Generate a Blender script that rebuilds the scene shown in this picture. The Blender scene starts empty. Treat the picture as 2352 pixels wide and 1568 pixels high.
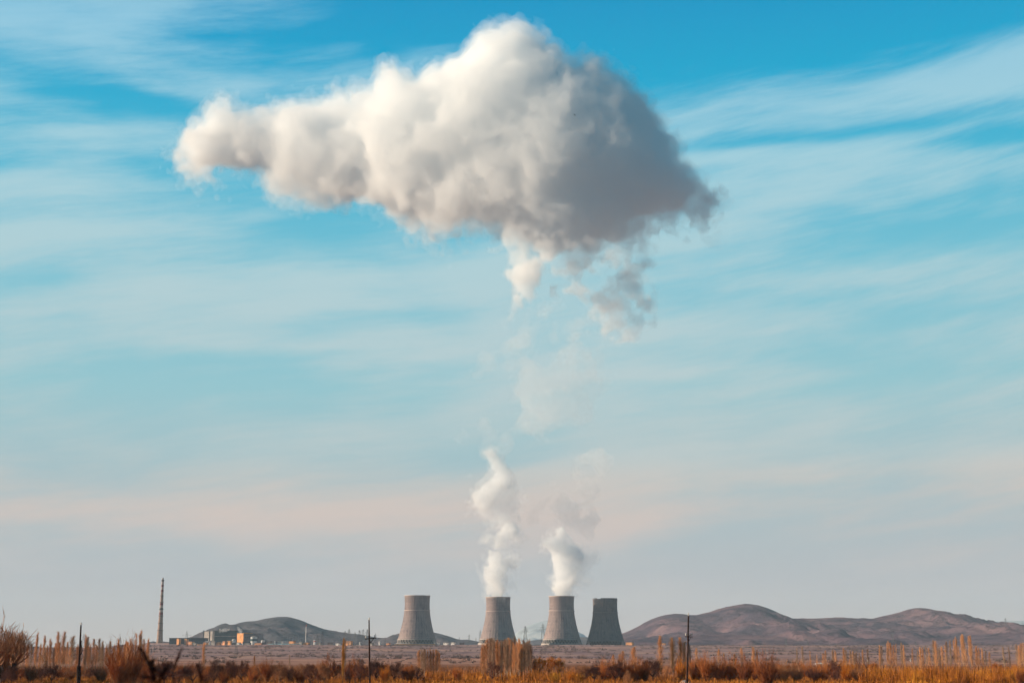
import bpy, bmesh, math, random, time
import numpy as np
from mathutils import Vector, Matrix
T0 = time.time()
R = math.radians
PI = math.pi
S = bpy.context.scene
COL = S.collection

# ------------------------------------------------------------------ camera
FP = 3231.5                    # focal length in pixels of a 2352-wide picture
HC = 6.0                       # camera height above the plain
PITCH = math.atan(706 / FP)
SK1 = (3.1, 1.7, 0); SK2 = (7.3, 4.2, 0)

def at(u, v, D):
    """world point seen at picture point (u, v) at distance D in front of the camera"""
    up = (784 - v) / FP
    cy = math.cos(PITCH) - up * math.sin(PITCH)
    cz = math.sin(PITCH) + up * math.cos(PITCH)
    return Vector(((u - 1176) / FP / cy * D, D, HC + cz / cy * D))

def mpp(D):
    return D / FP

cam = bpy.data.cameras.new('camera')
cam.sensor_width = 36.0
cam.lens = 36.0 * FP / 2352
cam.clip_start = 0.1
cam.clip_end = 60000
cam.dof.use_dof = True
cam.dof.focus_distance = 600
cam.dof.aperture_fstop = 8.0
co = bpy.data.objects.new('camera', cam)
COL.objects.link(co)
co.location = (0, 0, HC)
co.rotation_euler = (PI / 2 + PITCH, 0, 0)
S.camera = co

# ------------------------------------------------------------------ render settings
S.render.engine = 'CYCLES'
S.view_settings.view_transform = 'Standard'
S.view_settings.look = 'None'
S.view_settings.exposure = 0.55
S.view_settings.gamma = 1.0
cy = S.cycles
cy.use_denoising = True
cy.max_bounces = 48
cy.diffuse_bounces = 2
cy.glossy_bounces = 1
cy.transmission_bounces = 2
cy.transparent_max_bounces = 12
cy.volume_bounces = 40
cy.use_adaptive_sampling = True
cy.adaptive_threshold = 0.03
cy.sample_clamp_indirect = 6
S.render.use_persistent_data = False

# ------------------------------------------------------------------ light
SUN_EL = R(19)
SDX, SDY = -0.999, 0.03        # the sun stands to the left, a little beyond the scene
_n = math.hypot(SDX, SDY)
sdir = Vector((SDX / _n * math.cos(SUN_EL), SDY / _n * math.cos(SUN_EL), math.sin(SUN_EL)))
sl = bpy.data.lights.new('sun', 'SUN')
sl.energy = 5.0
sl.angle = R(0.5)
sl.color = (1.0, 0.805, 0.60)
so = bpy.data.objects.new('sun', sl)
COL.objects.link(so)
so.rotation_euler = (-sdir).to_track_quat('-Z', 'Y').to_euler()
so.location = (-500, 0, 400)

def lin(r, g, b):
    f = lambda c: (c / 255 / 12.92) if c / 255 <= 0.04045 else ((c / 255 + 0.055) / 1.055) ** 2.4
    return (f(r), f(g), f(b), 1)

class NT:
    """small helper to write node trees"""
    def __init__(s, tree):
        s.t = tree
        for n in list(tree.nodes):
            tree.nodes.remove(n)
    def n(s, kind, **kw):
        nd = s.t.nodes.new(kind)
        for k, v in kw.items():
            if k.startswith('_'):
                setattr(nd, k[1:], v)
        for k, v in kw.items():
            if not k.startswith('_'):
                i = int(k[1:]) if (k[0] == 'i' and k[1:].isdigit()) else k.replace('__', ' ')
                if isinstance(v, bpy.types.NodeSocket):
                    s.t.links.new(v, nd.inputs[i])
                else:
                    nd.inputs[i].default_value = v
        return nd
    def math(s, op, a, b=0.0, c=0.0, clamp=False):
        nd = s.n('ShaderNodeMath', _operation=op, _use_clamp=clamp, i0=a, i1=b, i2=c)
        return nd.outputs[0]
    def mix(s, f, a, b, blend='MIX'):
        nd = s.t.nodes.new('ShaderNodeMix')
        nd.data_type = 'RGBA'
        nd.blend_type = blend
        for sock, v in ((nd.inputs[0], f), (nd.inputs[6], a), (nd.inputs[7], b)):
            if isinstance(v, bpy.types.NodeSocket):
                s.t.links.new(v, sock)
            else:
                sock.default_value = v
        return nd.outputs[2]
    def ramp(s, fac, stops, interp='LINEAR'):
        nd = s.t.nodes.new('ShaderNodeValToRGB')
        cr = nd.color_ramp
        cr.interpolation = interp
        while len(cr.elements) < len(stops):
            cr.elements.new(0.5)
        for e, (p, c) in zip(cr.elements, stops):
            e.position = p
            e.color = c if len(c) == 4 else (*c, 1)
        s.t.links.new(fac, nd.inputs[0])
        return nd.outputs[0]
    def sstep(s, x, a, b):
        nd = s.n('ShaderNodeMapRange', _interpolation_type='SMOOTHSTEP', i0=x, i1=a, i2=b, i3=0.0, i4=1.0)
        return nd.outputs[0]

# ------------------------------------------------------------------ sky
w = bpy.data.worlds.new('World')
S.world = w
w.use_nodes = True
t = NT(w.node_tree)
tc = t.n('ShaderNodeTexCoord')
sep = t.n('ShaderNodeSeparateXYZ', i0=tc.outputs['Generated'])
dx, dy, dz = sep.outputs
sky = t.n('ShaderNodeTexSky', _sky_type='NISHITA', _sun_disc=False, _sun_elevation=SUN_EL, _sun_rotation=R(-90 + 10),
          _air_density=1.0, _dust_density=1.5, _ozone_density=2.5)
EL = t.math('ARCSINE', dz)
el = t.math('DIVIDE', t.math('MULTIPLY', EL, 180 / PI), 90.0)     # elevation, 0..1 over 0..90 degrees
def elv(v):          # picture row -> ramp position
    return (math.degrees(PITCH + math.atan((784 - v) / FP))) / 90
# colour of clear air by elevation, and of the thin high cloud in front of it
clear = t.ramp(el, [(0.0, lin(194, 182, 174)), (elv(1440), lin(190, 182, 178)), (elv(1330), lin(179, 181, 184)), (elv(1080), lin(160, 188, 194)), (elv(900), lin(144, 194, 203)),
                    (elv(650), lin(116, 190, 208)), (elv(420), lin(66, 178, 208)), (elv(200), lin(0, 164, 204)), (elv(0), lin(0, 148, 196)), (0.42, lin(0, 108, 150)), (1.0, lin(0, 82, 118))])
veilc = t.ramp(el, [(0.0, lin(198, 184, 178)), (elv(1330), lin(190, 187, 187)), (elv(1190), lin(209, 192, 183)), (elv(1110), lin(203, 195, 188)), (elv(1050), lin(186, 198, 198)), (elv(850), lin(182, 203, 206)),
                    (elv(600), lin(172, 205, 212)), (elv(350), lin(158, 204, 218)), (elv(100), lin(140, 196, 220)), (0.42, lin(70, 140, 175)), (1.0, lin(40, 95, 135))])
# thin cloud streaks: noise over the sky sphere, drawn out nearly level, rising to the right
az = t.math('ARCTAN2', dx, dy)
vec = t.n('ShaderNodeCombineXYZ', i0=az, i1=EL, i2=0.0).outputs[0]
warp = t.n('ShaderNodeTexNoise', Vector=vec, Scale=3.2, Detail=2.0)
wv = t.n('ShaderNodeVectorMath', _operation='MULTIPLY_ADD', i0=warp.outputs['Color'], i1=(0.10, 0.040, 0), i2=vec).outputs[0]
def streak(rot, sx, sy, loc, detail, rough):
    m1 = t.n('ShaderNodeMapping', Vector=wv, Rotation=(0, 0, R(-rot)))
    m = t.n('ShaderNodeMapping', Vector=m1.outputs[0], Location=loc, Scale=(sx, sy, 1))
    return t.n('ShaderNodeTexNoise', Vector=m.outputs[0], Scale=1.0, Detail=detail, Roughness=rough).outputs[0]
s1 = streak(5, 3.2, 11, SK1, 3, 0.5)
s2 = streak(6, 5.0, 30, SK2, 4, 0.5)
s3 = streak(9, 8, 60, (1.3, 9.2, 0), 8, 0.72)
sm = t.math('ADD', t.math('MULTIPLY', s1, 0.46), t.math('ADD', t.math('MULTIPLY', s2, 0.30), t.math('MULTIPLY', s3, 0.24)))
def patch(u, v, ru, rv, rot, amp):
    """a broad brighter or clearer stretch of the high cloud sheet"""
    a0 = math.atan((u - 1176) / FP / math.cos(PITCH + math.atan((784 - v) / FP) * .5)); e0 = math.radians(elv(v) * 90)
    c_, s_ = math.cos(R(rot)), math.sin(R(rot))
    A_ = t.math('SUBTRACT', az_w, a0); E_ = t.math('SUBTRACT', el_w, e0)
    p_ = t.math('ADD', t.math('MULTIPLY', A_, c_ * FP / ru), t.math('MULTIPLY', E_, s_ * FP / ru))
    q_ = t.math('SUBTRACT', t.math('MULTIPLY', E_, c_ * FP / rv), t.math('MULTIPLY', A_, s_ * FP / rv))
    d_ = t.math('ADD', t.math('MULTIPLY', p_, p_), t.math('MULTIPLY', q_, q_))
    return t.math('MULTIPLY', t.math('EXPONENT', t.math('MULTIPLY', d_, -1.0)), amp)
wsep = t.n('ShaderNodeSeparateXYZ', i0=wv)
az_w = t.math('SUBTRACT', wsep.outputs[0], 0.05); el_w = t.math('SUBTRACT', wsep.outputs[1], 0.02)
for P_ in ((200, 150, 480, 70, 3, .09), (350, 285, 360, 34, -2, -.12), (900, 50, 560, 70, 8, -.13), (1950, 70, 800, 100, 3, -.17), (1850, 240, 420, 36, 3, .045), (2280, 265, 300, 36, 3, .035),
           (1950, 345, 360, 20, 2, -.11), (2290, 400, 170, 22, -3, -.10), (2230, 590, 280, 45, 5, -.08), (1660, 380, 150, 20, 4, .10), (720, 540, 330, 40, 8, -.06), (300, 570, 360, 40, 7, .07), (120, 690, 260, 35, 5, -.06), (1900, 500, 500, 60, 6, .06), (100, 1160, 1100, 105, 0, .10), (1650, 1180, 800, 50, 0, .05), (1250, 1320, 900, 40, 0, -.06), (300, 1290, 500, 30, 0, -.05)):
    sm = t.math('ADD', sm, patch(*P_))
mask = t.sstep(sm, 0.41, 0.61)
behind = t.sstep(dy, 0.55, -0.25)         # unseen sky beside and behind the camera, darkened and cleared to deepen the shade
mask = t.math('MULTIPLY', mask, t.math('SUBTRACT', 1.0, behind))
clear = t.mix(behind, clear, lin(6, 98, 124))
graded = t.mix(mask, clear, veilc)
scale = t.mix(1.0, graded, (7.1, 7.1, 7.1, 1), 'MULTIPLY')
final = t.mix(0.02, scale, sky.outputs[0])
below = t.sstep(dz, -0.02, 0.0)
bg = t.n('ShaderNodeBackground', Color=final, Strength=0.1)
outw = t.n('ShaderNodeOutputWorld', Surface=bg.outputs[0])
w.cycles.sampling_method = 'MANUAL'
w.cycles.sample_map_resolution = 512
SKYNODES = t

# ------------------------------------------------------------------ object helpers
def tag(o, label=None, cat=None, group=None, kind=None):
    if label: o['label'] = label
    if cat: o['category'] = cat
    if group: o['group'] = group
    if kind: o['kind'] = kind
    return o

def empty(name, loc=(0, 0, 0), rz=0.0, parent=None):
    o = bpy.data.objects.new(name, None)
    o.empty_display_size = 1
    COL.objects.link(o)
    o.location = loc
    o.rotation_euler = (0, 0, rz)
    if parent: o.parent = parent
    return o

def mesh_np(name, V, F, mats, parent=None, smooth=False, fmat=None):
    """V (n,3) array, F either (m,4)/(m,3) int array or list of faces"""
    me = bpy.data.meshes.new(name)
    if isinstance(F, np.ndarray):
        me.vertices.add(len(V)); me.vertices.foreach_set('co', np.asarray(V, np.float32).ravel())
        k = F.shape[1]
        me.loops.add(F.size); me.loops.foreach_set('vertex_index', F.astype(np.int32).ravel())
        me.polygons.add(len(F)); me.polygons.foreach_set('loop_start', np.arange(0, F.size, k, dtype=np.int32))
        me.update(calc_edges=True)
    else:
        me.from_pydata([tuple(v) for v in V], [], F)
    if smooth:
        me.polygons.foreach_set('use_smooth', np.ones(len(me.polygons), bool))
    for m in (mats if isinstance(mats, (list, tuple)) else [mats]):
        me.materials.append(m)
    if fmat is not None:
        me.polygons.foreach_set('material_index', np.asarray(fmat, np.int32))
    o = bpy.data.objects.new(name, me)
    COL.objects.link(o)
    if parent: o.parent = parent
    return o

class MB:
    """collects boxes, bars and lathes, builds ONE mesh object"""
    def __init__(s):
        s.v = []; s.f = []; s.m = []
    def add(s, vs, fs, mi=0):
        b = len(s.v)
        s.v.extend([tuple(p) for p in vs])
        s.f.extend([tuple(b + i for i in f) for f in fs])
        s.m.extend([mi] * len(fs))
        return s
    def box(s, x0, x1, y0, y1, z0, z1, mi=0):
        vs = [(x0,y0,z0),(x1,y0,z0),(x1,y1,z0),(x0,y1,z0),(x0,y0,z1),(x1,y0,z1),(x1,y1,z1),(x0,y1,z1)]
        return s.add(vs, [(0,3,2,1),(4,5,6,7),(0,1,5,4),(1,2,6,5),(2,3,7,6),(3,0,4,7)], mi)
    def bar(s, a, b, r0, r1=None, n=5, mi=0, cap=True):
        a = Vector(a); b = Vector(b); r1 = r0 if r1 is None else r1
        d = (b - a)
        if d.length < 1e-6: return s
        d.normalize()
        x = d.orthogonal().normalized(); y = d.cross(x)
        ring = lambda c, r: [c + (x * math.cos(2*PI*i/n) + y * math.sin(2*PI*i/n)) * r for i in range(n)]
        vs = ring(a, r0) + ring(b, r1)
        fs = [(i, (i+1) % n, n + (i+1) % n, n + i) for i in range(n)]
        if cap: fs += [tuple(range(n-1, -1, -1)), tuple(range(n, 2*n))]
        return s.add(vs, fs, mi)
    def lathe(s, prof, n=24, mi=0, cap=False, c=(0, 0), mis=None):
        b = len(s.v)
        for (r, z) in prof:
            for i in range(n):
                s.v.append((c[0] + r*math.cos(2*PI*i/n), c[1] + r*math.sin(2*PI*i/n), z))
        for k in range(len(prof) - 1):
            for i in range(n):
                s.f.append((b+k*n+i, b+k*n+(i+1) % n, b+(k+1)*n+(i+1) % n, b+(k+1)*n+i))
                s.m.append(mis[k] if mis else mi)
        if cap:
            s.f.append(tuple(b+(len(prof)-1)*n+i for i in range(n))); s.m.append(mi)
            s.f.append(tuple(b+i for i in range(n-1, -1, -1))); s.m.append(mi)
        return s
    def build(s, name, mats, parent=None, smooth=False):
        me = bpy.data.meshes.new(name)
        me.from_pydata(s.v, [], s.f)
        for m in (mats if isinstance(mats, (list, tuple)) else [mats]):
            me.materials.append(m)
        me.polygons.foreach_set('material_index', s.m)
        if smooth: me.polygons.foreach_set('use_smooth', [True] * len(s.f))
        me.update()
        o = bpy.data.objects.new(name, me)
        COL.objects.link(o)
        if parent: o.parent = parent
        return o

def copy_tree(o, parent=None, kids=None):
    c = o.copy()
    COL.objects.link(c)
    if parent: c.parent = parent
    for ch in (KIDS.get(o.name) or [x for x in o.children]):
        copy_tree(ch, c)
    return c
KIDS = {}

# ------------------------------------------------------------------ materials
def mat(name, col, rough=0.9, metal=0.0, var=0.15, scale=0.3, col2=None, bump=0.0):
    """plain procedural material: base colour broken up by noise in object space"""
    m = bpy.data.materials.new(name)
    m.use_nodes = True
    t = NT(m.node_tree)
    tc = t.n('ShaderNodeTexCoord')
    ns = t.n('ShaderNodeTexNoise', Vector=tc.outputs['Object'], Scale=scale, Detail=5.0, Roughness=0.6)
    c2 = col2 or tuple(c * (1 - 2 * var) for c in col[:3])
    c1 = tuple(min(1, c * (1 + var)) for c in col[:3]) if not col2 else col[:3]
    c = t.ramp(ns.outputs[0], [(0.35, (*c2, 1)), (0.65, (*c1, 1))])
    b = t.n('ShaderNodeBsdfPrincipled', Base__Color=c, Roughness=rough, Metallic=metal)
    b.inputs['Specular IOR Level'].default_value = 0.2
    if bump:
        bp = t.n('ShaderNodeBump', Height=ns.outputs[0], Strength=bump, Distance=1.0)
        t.t.links.new(bp.outputs[0], b.inputs['Normal'])
    t.n('ShaderNodeOutputMaterial', Surface=b.outputs[0])
    return m

def vol_mat(name, dens, col=(1, 1, 1), g=0.0):
    m = bpy.data.materials.new(name)
    m.use_nodes = True
    t = NT(m.node_tree)
    v = t.n('ShaderNodeVolumePrincipled', Color=(*col, 1), Density=dens, Anisotropy=g)
    v.inputs['Density Attribute'].default_value = ''
    t.n('ShaderNodeOutputMaterial', Volume=v.outputs[0])
    return m
# ------------------------------------------------------------------ steam and cloud: noise fields turned into closed shells
def bspl(n, m, phase):
    """(n, m+3) cubic B-spline weights sampling n points over m lattice cells"""
    x = (np.arange(n) + 0.5) / n * m + phase
    i = np.floor(x).astype(int); f = x - i
    W = np.zeros((n, m + 5), np.float32)
    w = [(1 - f) ** 3 / 6, (3 * f ** 3 - 6 * f ** 2 + 4) / 6, (-3 * f ** 3 + 3 * f ** 2 + 3 * f + 1) / 6, f ** 3 / 6]
    r = np.arange(n)
    for k in range(4):
        W[r, i + k] += w[k]
    return W

def lattice_noise(shape, cell, scale, rng):
    out = rng.standard_normal([int(math.ceil(s * cell / scale)) + 6 for s in shape]).astype(np.float32)
    for ax, s in enumerate(shape):
        m = s * cell / scale
        x = np.arange(s) * cell / scale
        i = np.floor(x).astype(int); f = x - i
        W = np.zeros((s, out.shape[ax]), np.float32)
        w = [(1 - f) ** 3 / 6, (3 * f ** 3 - 6 * f ** 2 + 4) / 6, (-3 * f ** 3 + 3 * f ** 2 + 3 * f + 1) / 6, f ** 3 / 6]
        r = np.arange(s)
        for k in range(4):
            W[r, i + k] += w[k]
        out = np.moveaxis(np.tensordot(W, out, axes=(1, ax)), 0, ax)
    return out / 0.33

def surface_nets(F, org, cell):
    """closed quad mesh of the level F = 0 (inside F < 0)"""
    F = F.copy()
    big = 1.0
    for ax in range(3):
        sl0 = [slice(None)] * 3; sl0[ax] = 0; F[tuple(sl0)] = big
        sl0[ax] = -1; F[tuple(sl0)] = big
    ins = F < 0
    nx, ny, nz = F.shape
    cnt = np.zeros((nx - 1, ny - 1, nz - 1), np.int8)
    for a in (0, 1):
        for b in (0, 1):
            for c in (0, 1):
                cnt += ins[a:nx - 1 + a, b:ny - 1 + b, c:nz - 1 + c]
    act = (cnt > 0) & (cnt < 8)
    idx = -np.ones(act.shape, np.int64)
    I = np.argwhere(act)
    idx[act] = np.arange(len(I))
    acc = np.zeros((len(I), 3)); num = np.zeros(len(I))
    cor = [(a, b, c) for a in (0, 1) for b in (0, 1) for c in (0, 1)]
    for p in cor:
        for ax in range(3):
            if p[ax]: continue
            q = list(p); q[ax] = 1
            fa = F[I[:, 0] + p[0], I[:, 1] + p[1], I[:, 2] + p[2]]
            fb = F[I[:, 0] + q[0], I[:, 1] + q[1], I[:, 2] + q[2]]
            cr = (fa < 0) != (fb < 0)
            tt = fa / np.where(cr, fa - fb, 1)
            pt = np.array(p, float)[None].repeat(len(I), 0)
            pt[:, ax] += tt
            acc[cr] += pt[cr]; num[cr] += 1
    V = (I + acc / num[:, None]) * cell + np.asarray(org)
    faces = []
    for ax in range(3):
        a = [slice(1, -1)] * 3; b = [slice(1, -1)] * 3
        a[ax] = slice(0, -1); b[ax] = slice(1, None)
        ia = ins[tuple(a)]; ib = ins[tuple(b)]
        for flip, m in ((False, ia & ~ib), (True, ~ia & ib)):
            E = np.argwhere(m)
            if not len(E): continue
            off = np.ones(3, int); off[ax] = 0
            E = E + off
            u = (ax + 1) % 3; v = (ax + 2) % 3
            q = []
            for du, dv in ((-1, -1), (0, -1), (0, 0), (-1, 0)):
                e = E.copy(); e[:, u] += du; e[:, v] += dv
                q.append(idx[e[:, 0], e[:, 1], e[:, 2]])
            q = np.stack(q, 1)
            if flip: q = q[:, ::-1]
            faces.append(q)
    return V, np.concatenate(faces)

def puff_field(blobs, cell, pad, kk):
    """smooth union of balls (x, y, z, r) -> signed distance on a grid"""
    B = np.array(blobs)
    lo = (B[:, :3] - B[:, 3:4]).min(0) - pad
    hi = (B[:, :3] + B[:, 3:4]).max(0) + pad
    n = np.ceil((hi - lo) / cell).astype(int) + 1
    acc = np.zeros(n, np.float32)
    ax = [lo[i] + np.arange(n[i]) * cell for i in range(3)]
    for x, y, z, r in B:
        reach = r + pad + 3 * kk
        s = [slice(max(0, int((c - reach - lo[i]) / cell)), min(n[i], int((c + reach - lo[i]) / cell) + 2)) for i, c in enumerate((x, y, z))]
        d = np.sqrt((ax[0][s[0]] - x)[:, None, None] ** 2 + (ax[1][s[1]] - y)[None, :, None] ** 2 + (ax[2][s[2]] - z)[None, None, :] ** 2) - r
        acc[tuple(s)] += np.exp(-d / kk)
    return -kk * np.log(acc + 1e-12), lo, ax

def mk_blobs(lst, D0, rng, small=0, frac=0.4):
    """picture-space measurements (u, v, radius, depth offset in the same unit) -> balls in metres"""
    out = []
    for (u, v, r, wd) in lst:
        D = D0 + wd * mpp(D0)
        p = at(u, v, D)
        rr = r * mpp(D) / math.cos(PITCH)
        out.append((p.x, p.y, p.z, rr))
        for _ in range(small if r > 22 else 0):
            a = rng.standard_normal(3); a /= np.linalg.norm(a)
            q = np.array([p.x, p.y, p.z]) + a * rr * 0.88
            out.append((*q, rr * frac * (0.6 + 0.6 * rng.random())))
    return out

# ---- the big cloud: its outline seen from the field, given its own distance and a rounded thickness
OUTL = [(416, 350), (424, 326), (436, 312), (454, 300), (474, 294), (490, 278), (504, 258), (524, 250), (540, 258), (562, 268), (586, 272), (604, 264), (626, 254), (652, 240), (684, 228), (716, 222), (748, 220), (776, 222), (806, 219), (834, 212), (856, 206),
        (862, 186), (872, 168), (890, 158), (914, 158), (934, 164), (952, 182), (964, 176), (984, 162), (1008, 148), (1034, 136), (1060, 126), (1078, 106), (1098, 90), (1124, 84), (1146, 78), (1166, 66), (1190, 60), (1214, 66), (1236, 74), (1246, 90),
        (1262, 104), (1284, 122), (1300, 142), (1314, 142), (1330, 134), (1356, 130), (1380, 134), (1398, 144), (1408, 162), (1414, 178), (1432, 186), (1452, 194), (1476, 206), (1494, 222), (1508, 236), (1522, 256), (1526, 278), (1538, 300), (1552, 322), (1560, 346),
        (1556, 366), (1566, 384), (1584, 400), (1602, 414), (1614, 432), (1630, 444), (1638, 462), (1634, 482), (1622, 480), (1610, 464), (1594, 462), (1582, 474), (1566, 486), (1548, 496), (1528, 500), (1510, 508), (1490, 512), (1470, 520), (1444, 522), (1420, 536),
        (1396, 548), (1360, 552), (1326, 548), (1290, 546), (1256, 548), (1222, 546), (1192, 542), (1172, 530), (1150, 520), (1120, 516), (1084, 514), (1046, 516), (1010, 516), (978, 512), (946, 506), (914, 508), (880, 502), (846, 494), (812, 484), (776, 474), (740, 466),
        (704, 458), (668, 450), (636, 446), (606, 436), (614, 416), (606, 400), (584, 396), (556, 396), (530, 400), (506, 398), (480, 404), (456, 398), (434, 408), (424, 396), (418, 374)]
def bend(u):
    return 0.44 * (math.sqrt((u - 1250) ** 2 + 230 ** 2) - 230) - 0.16 * (u - 1250) - 110

def big_cloud():
    rng = np.random.default_rng(11)
    P = []
    us = np.linspace(380, 1660, 40)
    bx = [at(u, 330, 3000 + bend(u) * mpp(3000)) for u in us]
    BX = np.array([p.x for p in bx]); BY = np.array([p.y for p in bx])
    for u, v in OUTL:
        p = at(u, v, 3000 + bend(u) * mpp(3000)); P.append((p.x, p.z))
    P = np.array(P)
    cell = 4.0; pad = 44; RB = 165.0
    lo = np.array([P[:, 0].min() - pad, BY.min() - RB - pad, P[:, 1].min() - pad])
    hi = np.array([P[:, 0].max() + pad, BY.max() + RB + pad, P[:, 1].max() + pad])
    n = np.ceil((hi - lo) / cell).astype(int) + 1
    ax = [lo[i] + np.arange(n[i]) * cell for i in range(3)]
    X, Z = np.meshgrid(ax[0], ax[2], indexing='ij')
    d = np.full(X.shape, 1e9); inside = np.zeros(X.shape, bool)
    for (x0, z0), (x1, z1) in zip(P, np.roll(P, -1, 0)):
        ex, ez = x1 - x0, z1 - z0
        t = np.clip(((X - x0) * ex + (Z - z0) * ez) / (ex * ex + ez * ez), 0, 1)
        d = np.minimum(d, np.hypot(X - x0 - t * ex, Z - z0 - t * ez))
        c = ((z0 > Z) != (z1 > Z)) & (X < ex * (Z - z0) / (ez if abs(ez) > 1e-9 else 1e-9) + x0)
        inside ^= c
    d = np.where(inside, d, -d)
    rho = RB - np.minimum(d, RB)
    yc = np.interp(ax[0], BX, BY)[:, None]
    y = ax[1][None, :] - yc
    s = (np.sqrt(rho[:, None, :] ** 2 + y[:, :, None] ** 2) - RB).astype(np.float32)
    sh = s.shape
    n1 = lattice_noise(sh, cell, 110, rng); n2 = lattice_noise(sh, cell, 48, rng)
    n3 = lattice_noise(sh, cell, 22, rng); n4 = lattice_noise(sh, cell, 10, rng)
    rim = np.exp(-np.maximum(d, 0) / 45.0)[:, None, :]
    zz = ax[2][None, None, :]; xx = ax[0][:, None, None]
    vz = lambda v: at(1176, v, 3000).z
    lo_side = np.clip((vz(400) - zz) / 110, 0, 1)
    lf = np.clip((BX[np.searchsorted(us, 640)] - xx) / 160, 0, 1)
    lo_side = np.maximum(lo_side, lf * 1.0)
    billow = (13 - 9 * rim) * (0.8 - np.abs(n1)) + (8 - 2 * rim) * (0.8 - np.abs(n2)) + 4.5 * (0.8 - np.abs(n3))
    fray = 3 * n1 + 5 * n2 + 5.5 * n3 + 4.5 * n4
    f = s + 13 - 13 * lo_side + 6 * lf - billow * (1 - 0.5 * lo_side) + fray * (0.12 + 0.9 * lo_side)
    return f, fray, n3, n4, lo, cell, lo_side

f, fray, n3, n4, lo, cell, low = big_cloud()
cloud = empty('cloud', tuple(at(1100, 500, 3000)))
tag(cloud, 'huge white steam cloud with a grey shaded right end hanging high above the cooling towers', 'cloud')
STEAM = (0.990, 0.996, 1.0)
for nm, lev, dens in (('cloud_veil', f - 12 + 1.5 * fray, 0.0045), ('cloud_body', f + 0 + 0.9 * fray, 0.012), ('cloud_core', f + 17, 0.022)):
    V, Fc = surface_nets(lev, lo, cell)
    o = mesh_np(nm, V - np.array(cloud.location)[None], Fc, vol_mat(nm, dens, STEAM), cloud)
    print(nm, len(V))
print('cloud', time.time() - T0)

# ---- loose shreds of steam: below the cloud, and the plumes of the two working towers
def steam(name, label, group, L, D0, cell, seed, kk, bill, fr, levels, kids, scl=1.0, pad=48, lens=(34, 16, 8)):
    rng = np.random.default_rng(seed)
    B = mk_blobs(L, D0, rng)
    s, lo, ax = puff_field(B, cell, pad, kk)
    n = [lattice_noise(s.shape, cell, l, rng) for l in lens]
    bl = sum(b * (0.8 - np.abs(q)) for b, q in zip(bill, n))
    fy = sum(b * q for b, q in zip(fr, n))
    f = s - bl + fy
    c = np.array([B[0][0], B[0][1], B[0][2]])
    root = empty(name, tuple(c))
    tag(root, label, 'steam', group)
    for kn, (off, q, dens) in zip(kids, levels):
        lev = f + off + q * fy
        if lev.min() > -0.01: continue
        V, Fc = surface_nets(lev, lo, cell)
        mesh_np(kn, V - c[None], Fc, vol_mat(kn, dens, STEAM), root)
        print(name, kn, len(V))
    return root

steam('cloud_tuft', 'pale cream tuft of steam hanging from the underside of the big cloud', 'tufts hanging under the big cloud',
      [(1200, 560, 26, 0), (1215, 590, 32, 0), (1205, 615, 24, 5), (1222, 640, 24, 0), (1219, 662, 18, 0), (1215, 684, 12, 0), (1250, 565, 26, -5), (1285, 530, 32, 0), (1310, 505, 34, 5), (1190, 540, 24, 10)],
      2860, 2.5, 5, 9, (5, 4, 2), (9, 8, 5), ((-8, .5, 0.008), (1, .3, 0.016)), ('veil', 'body'))
steam('cloud_tuft', 'ragged grey tuft of torn steam under the dark right part of the big cloud', 'tufts hanging under the big cloud',
      [(1350, 560, 34, 0), (1395, 545, 36, 0), (1435, 545, 24, 10), (1345, 600, 30, 0), (1395, 600, 34, 5), (1372, 640, 22, 0), (1418, 642, 24, 0), (1448, 655, 12, 0), (1395, 680, 18, 0), (1380, 712, 13, 0), (1330, 640, 14, 0), (1375, 727, 7, 0)],
      2845, 2.5, 6, 10, (3, 3, 2), (20, 17, 10), ((-2, .6, 0.0055), (6, .4, 0.009)), ('veil', 'body'))
steam('cloud_tuft', 'dark curled wisp of steam at the low right tip of the big cloud', 'tufts hanging under the big cloud',
      [(1600, 455, 16, 0), (1625, 468, 12, 0), (1634, 488, 10, 0), (1620, 510, 7, 0), (1560, 500, 18, 0), (1575, 520, 8, 0), (1530, 515, 16, 0), (1490, 520, 20, 0), (1440, 525, 20, 0)],
      3030, 2.5, 9, 9, (4, 4, 3), (8, 8, 5), ((0, .6, 0.016),), ('veil',))
print('tufts', time.time() - T0)
PL = (
 ('first', 2925, [(1146, 1362, 14, 0), (1144, 1350, 19, 0), (1142, 1335, 19, 0), (1139, 1315, 18, 0), (1133, 1298, 19, 0), (1129, 1280, 18, 0), (1129, 1262, 18, 0), (1138, 1245, 15, 0), (1151, 1231, 12, 0), (1163, 1220, 9, 0), (1175, 1211, 6, 0), (1156, 1290, 14, 6), (1180, 1300, 10, 14), (1182, 1222, 8, 10)]),
)
steam('steam_plume', 'white plume of steam rising from the second cooling tower, thinning into a hook', 'steam rising from the working towers',
      PL[0][2], 2925, 1.6, 21, 5, (6, 4, 2), (3, 3, 2), ((-4, 1.0, 0.012), (3, .3, 0.045)), ('veil', 'body'), pad=26, lens=(22, 11, 5))
steam('steam_puff', 'detached white puff of steam above the hooked plume, leaning left', 'steam rising from the working towers',
      [(1100, 1145, 15, 0), (1118, 1138, 20, 0), (1132, 1122, 18, 0), (1145, 1112, 18, 0), (1160, 1105, 14, 0), (1160, 1092, 12, 0), (1148, 1076, 12, 0), (1138, 1060, 10, 0), (1126, 1048, 10, 0), (1118, 1040, 8, 0), (1108, 1160, 12, 0)],
      2925, 1.6, 22, 5, (5, 3, 1.5), (3, 2, 1), ((-4, .9, 0.010), (3, .2, 0.035)), ('veil', 'body'), pad=26, lens=(22, 11, 5))
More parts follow.
